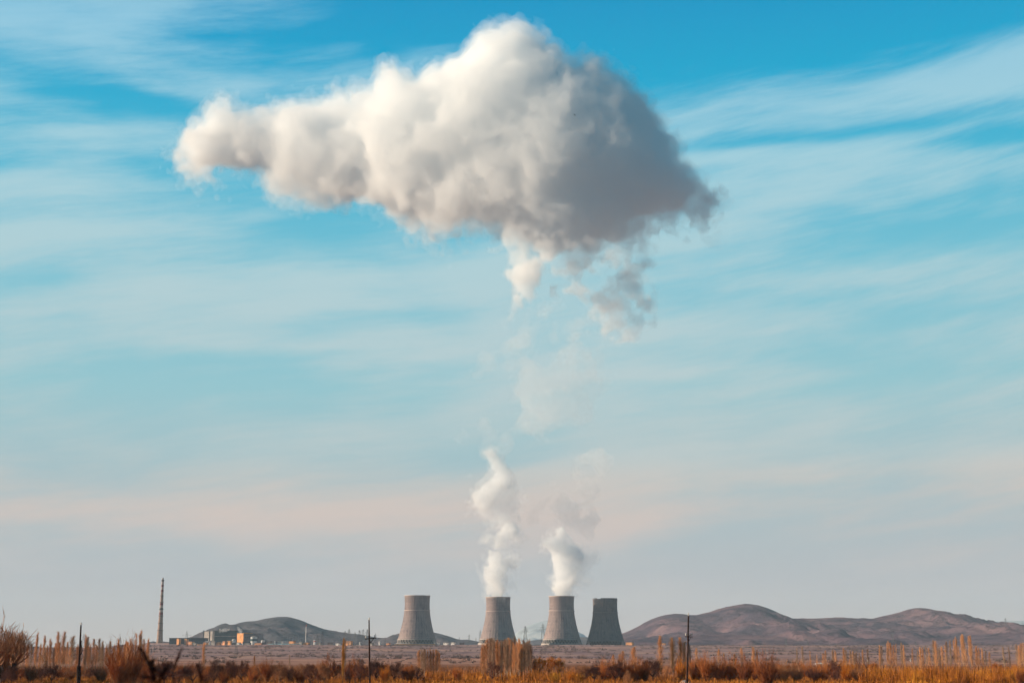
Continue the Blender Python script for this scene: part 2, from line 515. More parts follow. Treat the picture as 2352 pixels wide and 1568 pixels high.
steam('steam_puff', 'thin bluish shred of steam between the hooked plume and the white puff above it', 'steam rising from the working towers',
      [(1165, 1130, 16, 10), (1168, 1150, 18, 10), (1150, 1165, 20, 10), (1130, 1172, 14, 10), (1105, 1175, 12, 10), (1160, 1185, 14, 10), (1175, 1198, 10, 10), (1190, 1220, 7, 10)],
      2935, 2.0, 23, 6, (2, 2, 2), (7, 5, 3), ((-2, .6, 0.012),), ('veil',), pad=26, lens=(22, 11, 5))
steam('steam_plume', 'dense white plume of steam boiling up from the third cooling tower', 'steam rising from the working towers',
      [(1291, 1360, 14, 0), (1291, 1349, 18, 0), (1293, 1337, 22, 0), (1294, 1320, 21, 0), (1291, 1301, 18, 0), (1284, 1282, 19, 0), (1275, 1262, 16, 0), (1269, 1249, 13, 0), (1288, 1240, 16, 0), (1300, 1227, 12, 0), (1303, 1260, 16, 0), (1311, 1283, 16, 0), (1322, 1296, 12, 4), (1318, 1272, 14, 2), (1295, 1222, 14, 0)],
      2980, 1.6, 24, 5, (6, 5, 2.5), (3, 3, 2), ((-4, 1.0, 0.012), (3, .3, 0.045)), ('veil', 'body'), pad=26, lens=(22, 11, 5))
steam('steam_puff', 'thin torn shreds of steam drifting above the dense right hand plume', 'steam rising from the working towers',
      [(1275, 1190, 16, 0), (1262, 1180, 14, 0), (1250, 1150, 12, 5), (1245, 1165, 8, 5), (1290, 1175, 20, 0), (1310, 1160, 20, 5), (1330, 1175, 16, 5), (1340, 1200, 14, 5), (1300, 1140, 16, 5), (1335, 1130, 14, 5), (1350, 1100, 10, 5), (1365, 1080, 8, 5), (1350, 1290, 12, 12), (1338, 1310, 12, 12), (1335, 1330, 10, 12), (1370, 1060, 7, 5)],
      2925, 2.0, 25, 6, (2, 2, 2), (8, 6, 4), ((-3, .5, 0.008),), ('veil',), pad=26, lens=(26, 13, 6))
steam('steam_wisp', 'faint grey wisps of steam drifting up between the towers and the big cloud', 'steam rising from the working towers',
      [(1110, 1010, 16, 0), (1140, 1000, 18, 0), (1175, 985, 20, 0), (1210, 965, 22, 0), (1240, 940, 24, 0), (1215, 915, 22, 0), (1270, 920, 26, 0), (1310, 905, 24, 0), (1345, 915, 18, 0), (1370, 905, 12, 0), (1290, 870, 26, 0), (1330, 875, 20, 0), (1320, 835, 18, 0), (1250, 880, 22, 0), (1290, 800, 16, 0), (1225, 850, 16, 0),
       (1190, 765, 20, 0), (1200, 750, 12, 0), (1235, 730, 12, 0), (1225, 705, 10, 0), (1290, 760, 14, 0), (1270, 775, 12, 0), (1160, 1025, 14, 0), (1130, 820, 10, 0), (1170, 800, 12, 0), (1355, 745, 9, 0)],
      2990, 3.2, 26, 7, (2, 2, 2), (11, 9, 6), ((-5, .5, 0.0042),), ('veil',), pad=50, lens=(40, 20, 10))
print('steam', time.time() - T0)
# ------------------------------------------------------------------ ground and hills
def sm(x, a, b):
    x = np.clip((x - a) / (b - a), 0, 1)
    return x * x * (3 - 2 * x)

_rs = np.random.default_rng(5)
_k = [(_rs.uniform(0, 2 * PI), _rs.uniform(0, 2 * PI), _rs.uniform(0.7, 1.4)) for _ in range(60)]
def wav(x, y, lam, seed=0, oct=4, rough=0.55):
    """cheap smooth noise: a few crossed waves per octave"""
    out = np.zeros(np.broadcast(x, y).shape); amp = 1.0; tot = 0
    for o in range(oct):
        for j in range(4):
            a, p, q = _k[(seed * 7 + o * 4 + j) % 60]
            out = out + amp * np.sin((x * math.cos(a) + y * math.sin(a)) * 2 * PI / (lam * q) + p + 2.1 * np.sin((x * math.sin(a) - y * math.cos(a)) * 2 * PI / (lam * q * 1.7) + q * 5))
        tot += amp * 1.6; lam *= 0.47; amp *= rough
    return out / tot

def ground_z(x, y):
    x = np.asarray(x, float); y = np.asarray(y, float)
    ang = x / np.maximum(y, 200)
    rise = sm(y, 700, 2650) ** 1.15
    plat = 8.0 + 4.5 * sm(ang, -0.272, -0.245)
    far = 7.0 * sm(y, 2950, 3200) * sm(ang, -0.275, -0.25) * (1 - sm(ang, -0.19, -0.14))
    z = rise * plat + far - 5.5 * sm(y, 3000, 4200) * (1 - sm(ang, -0.29, -0.25))
    und = wav(x, y, 420, 1, 4) * 1.3 * sm(y, 500, 1100) * (1 - 0.75 * sm(y, 2500, 2750) * (1 - sm(y, 3300, 3900)))
    bank = 4.6 * (1 - sm(y, 6, 42))          # the road bank the picture is taken from
    return z + und + bank + wav(x, y, 35, 3, 2) * 0.10 * (1 - sm(y, 900, 1500))

def gz(x, y):
    return float(ground_z(x, y))

def ground_material():
    m = bpy.data.materials.new('plain')
    m.use_nodes = True
    t = NT(m.node_tree)
    geo = t.n('ShaderNodeNewGeometry')
    P = geo.outputs['Position']
    y = t.n('ShaderNodeSeparateXYZ', i0=P).outputs[1]
    n1 = t.n('ShaderNodeTexNoise', Vector=P, Scale=0.0042, Detail=6.0, Roughness=0.62).outputs[0]
    n2 = t.n('ShaderNodeTexNoise', Vector=P, Scale=0.02, Detail=5.0, Roughness=0.65).outputs[0]
    n3 = t.n('ShaderNodeTexNoise', Vector=P, Scale=0.35, Detail=5.0, Roughness=0.6).outputs[0]
    far = t.ramp(n1, [(0.36, (0.11, 0.08, 0.095, 1)), (0.46, (0.27, 0.175, 0.175, 1)), (0.54, (0.35, 0.22, 0.20, 1)), (0.66, (0.54, 0.29, 0.20, 1))])
    far2 = t.ramp(n2, [(0.35, (0.10, 0.08, 0.10, 1)), (0.48, (0.28, 0.185, 0.185, 1)), (0.66, (0.46, 0.29, 0.22, 1))])
    farc = t.mix(0.55, far, far2)
    near = t.ramp(n3, [(0.3, (0.08, 0.026, 0.010, 1)), (0.5, (0.22, 0.075, 0.018, 1)), (0.68, (0.38, 0.15, 0.03, 1))])
    brush = t.ramp(n3, [(0.3, (0.09, 0.035, 0.025, 1)), (0.5, (0.20, 0.085, 0.05, 1)), (0.68, (0.34, 0.15, 0.07, 1))])
    pink = t.ramp(n2, [(0.35, (0.22, 0.12, 0.10, 1)), (0.6, (0.44, 0.24, 0.18, 1))])
    f1 = t.math('ADD', y, t.math('MULTIPLY', t.math('SUBTRACT', n2, 0.5), 200.0))
    c = t.mix(t.sstep(f1, 275, 330), near, brush)
    c = t.mix(t.sstep(f1, 470, 640), c, pink)
    c = t.mix(t.sstep(f1, 760, 1000), c, farc)
    # unseen ground to either side, coloured grey green to cut warm bounce light
    xa = t.math('ABSOLUTE', t.n('ShaderNodeSeparateXYZ', i0=P).outputs[0])
    off = t.math('SUBTRACT', xa, t.math('MULTIPLY', t.math('MAXIMUM', y, 0.0), 0.46))
    bounce_cut = t.ramp(n1, [(0.4, (0.06, 0.075, 0.07, 1)), (0.6, (0.11, 0.125, 0.105, 1))])
    c = t.mix(t.sstep(off, 150, 600), c, bounce_cut)
    b = t.n('ShaderNodeBsdfPrincipled', Base__Color=c, Roughness=1.0)
    b.inputs['Specular IOR Level'].default_value = 0.0
    bp = t.n('ShaderNodeBump', Height=n3, Strength=0.6, Distance=0.6)
    t.t.links.new(bp.outputs[0], b.inputs['Normal'])
    t.n('ShaderNodeOutputMaterial', Surface=b.outputs[0])
    return m

ys = np.concatenate([np.linspace(-60, 200, 66, endpoint=False), np.geomspace(200, 5600, 300), np.geomspace(5700, 26000, 24)])
ts = np.linspace(-1, 1, 321)
YY = np.repeat(ys[:, None], len(ts), 1)
XX = ts[None, :] * (260 + 0.85 * np.abs(YY))
ZZ = ground_z(XX, YY)
V = np.stack([XX, YY, ZZ], -1).reshape(-1, 3)
a, b = len(ys), len(ts)
ii = (np.arange(a - 1)[:, None] * b + np.arange(b - 1)[None]).ravel()
F = np.stack([ii, ii + 1, ii + b + 1, ii + b], 1)
g = mesh_np('ground', V, F, ground_material(), smooth=True)
tag(g, kind='structure')

def hill_material(name, base, dark, light, sc=1.0):
    m = bpy.data.materials.new(name)
    m.use_nodes = True
    t = NT(m.node_tree)
    P = t.n('ShaderNodeNewGeometry').outputs['Position']
    n1 = t.n('ShaderNodeTexNoise', Vector=P, Scale=0.006 * sc, Detail=7.0, Roughness=0.6).outputs[0]
    n2 = t.n('ShaderNodeTexNoise', Vector=P, Scale=0.03 * sc, Detail=6.0, Roughness=0.7).outputs[0]
    c = t.ramp(n1, [(0.38, (*dark, 1)), (0.52, (*base, 1)), (0.66, (*light, 1))])
    rock = t.sstep(n2, 0.53, 0.62)
    c = t.mix(t.math('MULTIPLY', rock, 0.75), c, (*[k * 0.55 for k in dark], 1))
    b = t.n('ShaderNodeBsdfPrincipled', Base__Color=c, Roughness=1.0)
    b.inputs['Specular IOR Level'].default_value = 0.0
    bp = t.n('ShaderNodeBump', Height=n2, Strength=0.9, Distance=12.0)
    t.t.links.new(bp.outputs[0], b.inputs['Normal'])
    t.n('ShaderNodeOutputMaterial', Surface=b.outputs[0])
    return m

def hill(name, prof, D0, front, back, m, wob=0.0, bumps=(), noise=5.0, res=9.0, seed=2, power=1.35, base=8.0, spur=0.16):
    """a real landform: a crest line with flanks running down to the plain on both sides"""
    pr = np.array([(at(u, v, D0).x, at(u, v, D0).z) for u, v in prof])
    xs = np.arange(pr[0, 0], pr[-1, 0] + res, res)
    ev = np.linspace(-front, back, int((front + back) / (res * 2.2)) + 1)
    X, E = np.meshgrid(xs, ev)
    # rounded crest profile
    k = np.ones(3) / 3
    zc = np.interp(xs, pr[:, 0], pr[:, 1])
    zc = np.convolve(np.pad(zc, 1, 'edge'), k, 'valid')
    H = np.maximum(zc - base, 0)[None, :]
    Y = D0 + E
    e = E + wob * wav(X, X * 0, 900, seed, 2)
    e = np.where(np.abs(E) < 1, E, e)
    tf = np.clip(-E / front, 0, 1); tb = np.clip(E / back, 0, 1)
    # gullies and spurs running down the front flank
    sp = wav(X + 0.35 * E, E * 0.25, 330, seed + 1, 3)
    reach = 1 + spur * 2.2 * sp
    sh = np.where(E <= 0, (1 - np.clip(tf / np.clip(reach, 0.55, 1.6), 0, 1)) ** power, (1 - tb) ** 1.5)
    rnd = np.exp(-(E / (0.10 * front)) ** 2)
    Z = base + H * sh
    amp = np.clip(H / 60, 0, 1) * sm(np.abs(E), 15, 260) * (1 - sm(tf, 0.8, 1.0))
    Z = Z + amp * (noise * 2.2 * wav(X + 0.3 * E, E * 0.6, 240, seed + 2, 4) + noise * 0.5 * wav(X, E, 60, seed + 3, 3))
    gl = 1 - np.abs(wav(X + 0.25 * E, E * 0.35, 150, seed + 6, 3) * 1.6)
    Z = Z - amp * noise * 1.3 * np.clip(gl, 0, 1) ** 3
    Z = Z + noise * 0.12 * wav(X, E, 40, seed + 4, 3) * np.clip(H / 40, 0, 1)
    for (bu, bD, bh, rx, ry) in bumps:
        bx = at(bu, 1480, bD).x
        d2 = ((X - bx) / rx) ** 2 + ((Y - bD) / ry) ** 2
        Z = np.maximum(Z, base + bh * np.exp(-d2) + wav(X, Y, 90, seed + 5, 3) * 1.5)
    edge = np.minimum(np.minimum(np.arange(len(xs)), np.arange(len(xs))[::-1])[None, :] / 4.0, 1)
    Z = Z * 1.0 - 12 * (1 - edge)
    Z = np.where((tf >= 1) | (tb >= 1), base - 12, Z)
    a, b = Z.shape
    V = np.stack([X, Y, Z], -1).reshape(-1, 3)
    ii = (np.arange(a - 1)[:, None] * b + np.arange(b - 1)[None]).ravel()
    F = np.stack([ii, ii + 1, ii + b + 1, ii + b], 1)
    o = mesh_np(name, V, F, m, smooth=True)
    tag(o, kind='structure')
    return o

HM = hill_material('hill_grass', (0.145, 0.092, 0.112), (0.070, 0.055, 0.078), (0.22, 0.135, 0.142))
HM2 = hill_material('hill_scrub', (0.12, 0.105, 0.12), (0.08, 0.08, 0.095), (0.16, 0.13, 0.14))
HM3 = hill_material('far_rock_hazed', (0.38, 0.41, 0.43), (0.36, 0.39, 0.41), (0.39, 0.41, 0.42), 0.4)  # distance haze put into the colour, pale and bluish like the sky

left_prof = [(440, 1476), (470, 1468), (490, 1459), (505, 1450), (515.5, 1442), (532.6, 1437), (549.7, 1429), (556.5, 1426.5), (584, 1425), (600, 1421.5), (618, 1417.8), (635, 1415.2), (652, 1414.8),
             (666, 1416), (686, 1421.5), (712, 1431.8), (727, 1438), (749, 1444.6), (791, 1451.5), (834, 1456.6), (851, 1460), (873, 1464.3), (894, 1462.6), (910, 1457), (930, 1449), (955, 1444),
             (975, 1446), (997, 1451.5), (1014, 1455), (1031, 1460), (1048, 1466), (1058, 1468.8), (1077, 1467), (1092, 1471.5), (1110, 1474), (1130, 1480)]
hill('hill', left_prof, 4500, 1150, 900, HM2, noise=4, seed=3, base=10)
right_prof = [(1338, 1478), (1380, 1468), (1410, 1459), (1431, 1453), (1446.4, 1447), (1463.5, 1438.6), (1480.5, 1428.4), (1497.6, 1419.8), (1514.7, 1413.8), (1531.8, 1410), (1554, 1407.5), (1566, 1409), (1591.6, 1411.3),
              (1605, 1410), (1617, 1406), (1626, 1405.6), (1643, 1398.5), (1668.5, 1391.6), (1694, 1387.4), (1710.4, 1384), (1728, 1385.6), (1745.4, 1389), (1767.5, 1397.3), (1784.6, 1404.5), (1801.7, 1413.2), (1810, 1417.5),
              (1818.8, 1419.3), (1842.7, 1418), (1860, 1418.8), (1895.7, 1417.8), (1926.5, 1416), (1955.5, 1418), (1975, 1418.6), (1984.6, 1417), (1996.5, 1420.5), (2015, 1416.4), (2041, 1410.4), (2061, 1406), (2083.3, 1398.5),
              (2103.8, 1394.2), (2131, 1396), (2146.5, 1400), (2170.5, 1403.6), (2192.7, 1409.6), (2215, 1416.4), (2249, 1425.8), (2283.3, 1431.8), (2309, 1437.8), (2336, 1441.2), (2343, 1439), (2370, 1436), (2420, 1440), (2500, 1452), (2600, 1470)]
hill('hill', right_prof, 5000, 1500, 1100, HM, noise=4, seed=1, base=10, spur=0.13,
     bumps=((1690, 3900, 34, 420, 280), (1500, 4050, 20, 300, 260), (1930, 4100, 22, 360, 300), (2330, 4000, 40, 260, 420), (2150, 3900, 26, 300, 220)))
mid_prof = [(1185, 1478), (1205, 1472), (1222, 1469), (1244, 1466.8), (1290, 1463), (1336, 1461.5), (1352, 1461.5), (1375, 1464), (1400, 1468), (1430, 1476)]
hill('hill', mid_prof, 5600, 700, 600, HM2, noise=2, seed=4, base=10, res=14)
far_prof = [(1120, 1490), (1165, 1468), (1185.7, 1452), (1204.6, 1440), (1221.7, 1431.8), (1235, 1428.4), (1254, 1424), (1268, 1421), (1282, 1424), (1305, 1436), (1325, 1449), (1350, 1462), (1380, 1480)]
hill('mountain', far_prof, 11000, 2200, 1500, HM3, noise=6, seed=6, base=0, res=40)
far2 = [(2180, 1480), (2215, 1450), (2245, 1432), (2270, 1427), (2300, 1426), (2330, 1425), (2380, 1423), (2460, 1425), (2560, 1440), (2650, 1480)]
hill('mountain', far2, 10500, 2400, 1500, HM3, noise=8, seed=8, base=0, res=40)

# ------------------------------------------------------------------ haze: one even body of air
hz = MB(); hz.box(-15500, 15500, -400, 13500, -30, 470)
hazem = vol_mat('haze', 4.6e-5, (0.66, 0.86, 1.0), 0.0)
haze = hz.build('haze', hazem)
tag(haze, kind='stuff')

# ------------------------------------------------------------------ twig helper
def ribbons(A, B, ra, rb, rng=None):
    """thin flat strips from A to B (n,3) with half widths ra, rb -> verts, quads"""
    A = np.asarray(A, float); B = np.asarray(B, float); n = len(A)
    rng = rng or np.random.default_rng(1)
    d = B - A; d /= np.linalg.norm(d, axis=1, keepdims=True) + 1e-9
    q = rng.standard_normal((n, 3)); q -= (q * d).sum(1, keepdims=True) * d
    q /= np.linalg.norm(q, axis=1, keepdims=True) + 1e-9
    ra = np.broadcast_to(np.asarray(ra, float), (n,))[:, None]; rb = np.broadcast_to(np.asarray(rb, float), (n,))[:, None]
    V = np.stack([A - q * ra, A + q * ra, B + q * rb, B - q * rb], 1).reshape(-1, 3)
    F = np.arange(4 * n).reshape(n, 4)
    return V, F

# ------------------------------------------------------------------ low scrub on the plain
def scrub():
    rng = np.random.default_rng(8)
    A = []; B = []; n = 0
    while n < 6500:
        y = 620 + 2250 * rng.random() ** 0.8; x = (rng.random() * 2 - 1) * 0.42 * y
        c = wav(np.array(x), np.array(y), 260, 4, 3) + 0.6 * wav(np.array(x), np.array(y) * 2.2, 520, 2, 2)
        if c < 0.15 + 0.6 * rng.random() - 0.3 * (y > 1500): continue
        z = gz(x, y); r = 0.6 + 1.7 * rng.random() ** 2; k = 26
        p = np.array([x, y, z - .1]) + rng.standard_normal((k, 3)) * [r * .55, r * .3, 0]
        a = rng.standard_normal((k, 3)) * [.55, .55, .25] + [0, 0, .75]
        A.append(p); B.append(p + a * r * (0.5 + 0.7 * rng.random((k, 1)))); n += 1
    A = np.concatenate(A); B = np.concatenate(B)
    V, F = ribbons(A, B, .05, .11, rng)
    m = mat('scrub_twigs', (0.22, 0.155, 0.14), col2=(0.11, 0.09, 0.09), scale=0.05)
    return tag(mesh_np('scrub', V, F, m), kind='stuff')
scrub()
print('terrain', time.time() - T0)
# ------------------------------------------------------------------ cooling towers
def cladding(name, base, dark, stain):
    m = bpy.data.materials.new(name); m.use_nodes = True
    t = NT(m.node_tree); P = t.n('ShaderNodeTexCoord').outputs['Object']
    a = t.n('ShaderNodeTexNoise', Vector=t.n('ShaderNodeMapping', Vector=P, Scale=(.30, .30, .035)).outputs[0], Scale=1.0, Detail=5.0, Roughness=.65).outputs[0]
    b_ = t.n('ShaderNodeTexNoise', Vector=P, Scale=.10, Detail=6.0, Roughness=.7).outputs[0]
    f = t.math('ADD', t.math('MULTIPLY', a, .6), t.math('MULTIPLY', b_, .4))
    c = t.ramp(f, [(.38, (*stain, 1)), (.48, (*dark, 1)), (.60, (*base, 1))])
    bb = t.n('ShaderNodeBsdfPrincipled', Base__Color=c, Roughness=.9); bb.inputs['Specular IOR Level'].default_value = .2
    t.n('ShaderNodeOutputMaterial', Surface=bb.outputs[0])
    return m
CONC = cladding('weathered_cladding', (0.40, 0.30, 0.285), (0.27, 0.215, 0.215), (0.14, 0.12, 0.13))
CONC_D = cladding('dark_cladding', (0.24, 0.20, 0.20), (0.18, 0.155, 0.16), (0.11, 0.10, 0.11))
STEEL = mat('pale_steel', (0.66, 0.52, 0.47), col2=(0.46, 0.37, 0.34), scale=0.3)
STEEL_D = mat('dull_steel', (0.30, 0.26, 0.25), col2=(0.20, 0.18, 0.18), scale=0.3)
PIPEM = mat('concrete_pale', (0.42, 0.37, 0.34), scale=0.2)
DARKIN = mat('dark_interior', (0.035, 0.04, 0.045), scale=0.2)
NS = 36
PROF = [(40.0, 9.0), (38.6, 13.5), (37.1, 18.5), (35.5, 24), (33.9, 30), (32.2, 36.5), (30.6, 43.5), (29.2, 50.5), (28.1, 57.5), (27.2, 64), (26.6, 70), (26.2, 77), (26.1, 84), (26.3, 91), (26.7, 96.5), (27.0, 100)]
def pt(r, z, i):
    a = 2 * PI * (i + 0.5) / NS
    return Vector((r * math.cos(a), r * math.sin(a), z))
def tower_parts(root, cl, stl, jag=False, seed=0):
    rng = random.Random(seed)
    sh = MB()
    for k in range(len(PROF) - 1):
        (r0, z0), (r1, z1) = PROF[k], PROF[k + 1]
        for i in range(NS):
            if jag and k == len(PROF) - 2 and rng.random() < 0.30:
                zz = z1 - rng.uniform(1.2, 3.2)
            else:
                zz = z1
            sh.add([pt(r0, z0, i), pt(r0, z0, i + 1), pt(r1, zz, i + 1), pt(r1, zz, i)], [(0, 1, 2, 3)])
            sh.add([pt(r0 - .6, z0, i), pt(r0 - .6, z0, i + 1), pt(r1 - .6, zz, i + 1), pt(r1 - .6, zz, i)], [(3, 2, 1, 0)])
            sh.add([pt(r1 - .6, zz, i), pt(r1 - .6, zz, i + 1), pt(r1, zz, i + 1), pt(r1, zz, i)], [(3, 2, 1, 0)])
    out = [sh.build('shell', cl, root)]
    la = MB()
    for k in range(len(PROF) - 1):
        (r0, z0), (r1, z1) = PROF[k], PROF[k + 1]
        top = k == len(PROF) - 2
        for i in range(NS):
            if jag and top: continue
            o = 0.08
            la.bar(pt(r0 + o, z0, i), pt(r1 + o, z1, i), 0.30, n=4, cap=False)
            la.bar(pt(r0 + o, z0, i), pt(r0 + o, z0, i + 1), 0.20, n=4, cap=False)
            la.bar(pt(r0 + o, z0, i), pt(r1 + o, z1, i + 1), 0.19, n=4, cap=False)
            la.bar(pt(r0 + o, z0, i + 1), pt(r1 + o, z1, i), 0.19, n=4, cap=False)
    out.append(la.build('lattice_frame', stl, root))
    def ring(r, z, w, h):
        return [(r - 0.3, z - h / 2), (r + w, z - h / 2), (r + w, z + h / 2), (r - 0.3, z + h / 2)]
    out.append(MB().lathe(ring(26.7, 69.2, 1.6, 1.3), NS).build('gallery', stl, root))
    if not jag:
        out.append(MB().lathe([(26.2, 99.2), (27.9, 99.2), (27.9, 100.5), (26.2, 100.5), (26.2, 99.2)], NS).build('rim', stl, root))
    out.append(MB().lathe([(39.0, 8.2), (41.2, 8.2), (41.2, 9.6), (39.9, 9.9), (39.0, 9.9), (39.0, 8.2)], NS).build('ring_beam', PIPEM if not jag else stl, root))
    # water basin and a dark sheet painting the shaded inside behind the legs
    out.append(MB().lathe([(34.5, 0.5), (34.5, 9.5)], NS).build('inner_shade', DARKIN, root))
    out.append(MB().lathe([(44.5, -7), (44.5, 1.0), (43.8, 1.0), (43.8, 0.2), (30, 0.2)], NS).build('basin', PIPEM if not jag else stl, root))
    # slanting legs under the ring beam, one by one
    lg = MB(); lg.bar((42.4, 0.1, 0.2), (40.1 * math.cos(0.087), 40.1 * math.sin(0.087), 8.6), 0.42, n=6)
    lg2 = MB(); lg2.bar((42.4, -0.1, 0.2), (40.1 * math.cos(0.087), -40.1 * math.sin(0.087), 8.6), 0.42, n=6)
    me1 = lg.build('leg', PIPEM if not jag else stl, root); me2 = lg2.build('leg', PIPEM if not jag else stl, root)
    out += [me1, me2]
    for i in range(1, NS):
        for src in (me1, me2):
            c = src.copy(); COL.objects.link(c); c.parent = root
            c.rotation_euler = (0, 0, 2 * PI * i / NS)
            out.append(c)
    return out
GT = 'cooling towers of the power plant'
towers = [(957, 1478.0, 2860, 1366.5, 'pale cooling tower standing alone on the left, no steam, struts showing under its shell', 0),
          (1144, 1477.0, 2925, 1370, 'cooling tower behind the tallest poplar clump, under the hooked plume of steam', 0),
          (1290.6, 1478.0, 2985, 1368, 'steaming cooling tower standing close beside the dark one, under the dense plume', 0),
          (1391, 1481.0, 3012, 1372.5, 'dark cooling tower with a jagged broken rim and no steam, rightmost of the four', 1)]
TW = []
for k, (u, v, D, H, lab, dark) in enumerate(towers):
    p = at(u, v, D); H = at(u, H, D - 25).z - p.z
    root = empty('cooling_tower', tuple(p))
    tag(root, lab, 'cooling tower', GT)
    root.scale = (H / 100,) * 3
    root.rotation_euler = (0, 0, R([2, 5, -2, 1][k]))
    if k == 0:
        proto = tower_parts(root, CONC, STEEL)
    elif dark:
        tower_parts(root, CONC_D, STEEL_D, jag=True, seed=4)
    else:
        for ch in proto:
            c = ch.copy(); COL.objects.link(c); c.parent = root
    TW.append(root)

# ------------------------------------------------------------------ striped chimney
CH_C = mat('chimney_concrete', (0.36, 0.24, 0.185), scale=0.2)
CH_R = mat('chimney_red_paint', (0.20, 0.045, 0.045), scale=0.3)
CH_W = mat('chimney_white_paint', (0.48, 0.38, 0.33), scale=0.3)
CH_D = mat('dark_soot', (0.09, 0.08, 0.085), scale=0.3)
p = at(366.6, 1474, 3150)
ch = empty('chimney', tuple(p))
tag(ch, 'tall tapering concrete chimney with red and white bands on the left', 'chimney')
Hc = (1474 - 1337) * mpp(3150) / math.cos(PITCH) * 1.0
def cr(z):                    # radius of the shaft
    f = z / Hc
    return 2.45 + 4.4 * (1 - f) ** 1.6 if f < 1 else 2.45
def shaft(z0, z1, off=0.0, n=8):
    return [(cr(z0 + (z1 - z0) * i / n) + off, z0 + (z1 - z0) * i / n) for i in range(n + 1)]
zf = lambda y: Hc * (895 - y) / (895 - 97)
MB().lathe([(cr(0), -14)] + shaft(0, Hc - 1.5, 0, 30) + [(1.9, Hc - 1.5)], 28).build('shaft', CH_C, ch, smooth=False)
for (ya, yb, m) in ((130, 108, CH_D), (170, 132, CH_W), (200, 170, CH_R), (232, 200, CH_W), (262, 232, CH_R), (430, 402, CH_R), (462, 432, CH_W), (490, 466, CH_D), (518, 492, CH_W), (550, 520, CH_R)):
    MB().lathe([(cr(zf(ya)) - .1, zf(ya))] + shaft(zf(ya), zf(yb), 0.12, 2) + [(cr(zf(yb)) - .1, zf(yb))], 28).build('painted_band', m, ch)
for y in (118, 312, 395, 485, 566, 660, 745):
    z = zf(y); r = cr(z)
    MB().lathe([(r - .1, z - .5), (r + 1.0, z - .5), (r + 1.0, z + .7), (r + .8, z + .7), (r + .8, z - .2), (r - .1, z - .2)], 28).build('gallery', CH_D, ch)
MB().lathe([(1.7, Hc - 1.6), (1.8, Hc + 1.2), (1.2, Hc + 2.2), (0.2, Hc + 2.4)], 16).build('cap', PIPEM, ch)

# ------------------------------------------------------------------ plant buildings
PAL = dict(
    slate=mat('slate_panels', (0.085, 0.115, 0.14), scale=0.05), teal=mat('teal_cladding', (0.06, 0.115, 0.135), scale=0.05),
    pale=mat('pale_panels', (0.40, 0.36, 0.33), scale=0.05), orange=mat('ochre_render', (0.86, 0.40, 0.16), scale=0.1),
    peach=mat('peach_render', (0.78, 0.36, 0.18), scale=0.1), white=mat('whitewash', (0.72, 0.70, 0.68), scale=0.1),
    mauve=mat('mauve_render', (0.24, 0.19, 0.19), scale=0.1), roof=mat('roof_felt', (0.12, 0.12, 0.13), scale=0.1),
    glass=mat('dark_glass', (0.05, 0.06, 0.075), rough=0.3, scale=0.1), trim=mat('pale_trim', (0.55, 0.50, 0.46), scale=0.1),
    red=mat('red_paint', (0.5, 0.10, 0.08), scale=0.1), green=mat('green_sheet_roof', (0.22, 0.36, 0.38), scale=0.1))

def building(u0, u1, vt, vb, D, wall, label, rz=0.0, depth=14, rows=1, roof='roof', group=None, name='building', cat='building', gap=3.6, parapet=True, left=None):
    """a block whose near face spans u0..u1 and vt..vb at distance D; windows, door and roof are parts"""
    k = mpp(D)
    w = max((u1 - u0) * k / math.cos(PITCH) * 0.978, 2.0)
    p = at((u0 + u1) / 2, vb, D)
    h = (vb - vt) * k / math.cos(PITCH) ** 2 * 0.955
    root = empty(name, (p.x, p.y, p.z), rz)
    tag(root, label, cat, group)
    w = w / max(0.5, math.cos(rz) + 0.0)
    if abs(rz) > 0.2:       # a turned block shows two faces
        w = w * 0.86
    W = MB(); W.box(-w / 2, w / 2, 0, depth, -5, h)
    ob = W.build('wall', PAL[wall], root)
    if left:
        MB().box(-w / 2 - .25, -w / 2 - .003, 0.3, depth - .3, 0.2, h - .3).build('gable_panel', PAL[left], root)
    rf = MB()
    rf.box(-w / 2 - .5, w / 2 + .5, -.5, depth + .5, h + .003, h + .7)
    rf.build('roof', PAL[roof], root)
    nw = int(w / gap)
    if rows and h > 2.5 and nw > 0:
        fh = h / rows
        src = None; cnt = 0
        for r_ in range(rows):
            for i in range(nw):
                if cnt >= 60: break
                cx = -w / 2 + (i + 0.5) * w / nw
                z0 = r_ * fh + fh * 0.35; z1 = z0 + min(fh * 0.38, 1.8)
                if src is None or True:
                    if src is None:
                        src = MB(); src.box(-.7, .7, -.10, .10, 0, z1 - z0); src = src.build('window', PAL['glass'], root); o = src
                    else:
                        o = src.copy(); COL.objects.link(o); o.parent = root
                    o.location = (cx, 0, z0)
                cnt += 1
    return root

def tank(u0, u1, vt, vb, D, m, label, group=None, dome=False, name='storage_tank', band=None):
    k = mpp(D); r = (u1 - u0) * k / 2 / math.cos(PITCH) * 0.978; p = at((u0 + u1) / 2, vb, D); h = (vb - vt) * k / math.cos(PITCH) ** 2 * 0.955
    root = empty(name, tuple(p)); tag(root, label, 'tank', group)
    MB().lathe([(r, -4), (r, h)], 20).build('shell', PAL[m], root)
    MB().lathe([(r + .15, h), (r * 0.7, h + r * (0.45 if dome else .12)), (r * .3, h + r * (0.62 if dome else .18)), (0.02, h + r * (0.68 if dome else .2))], 20).build('roof', PAL['trim'], root)
    if band:
        MB().lathe([(r - .1, h * .35), (r + .2, h * .35), (r + .2, h * .7), (r - .1, h * .7)], 20).build('painted_band', PAL[band], root)
    return root

GB = 'buildings of the power plant'
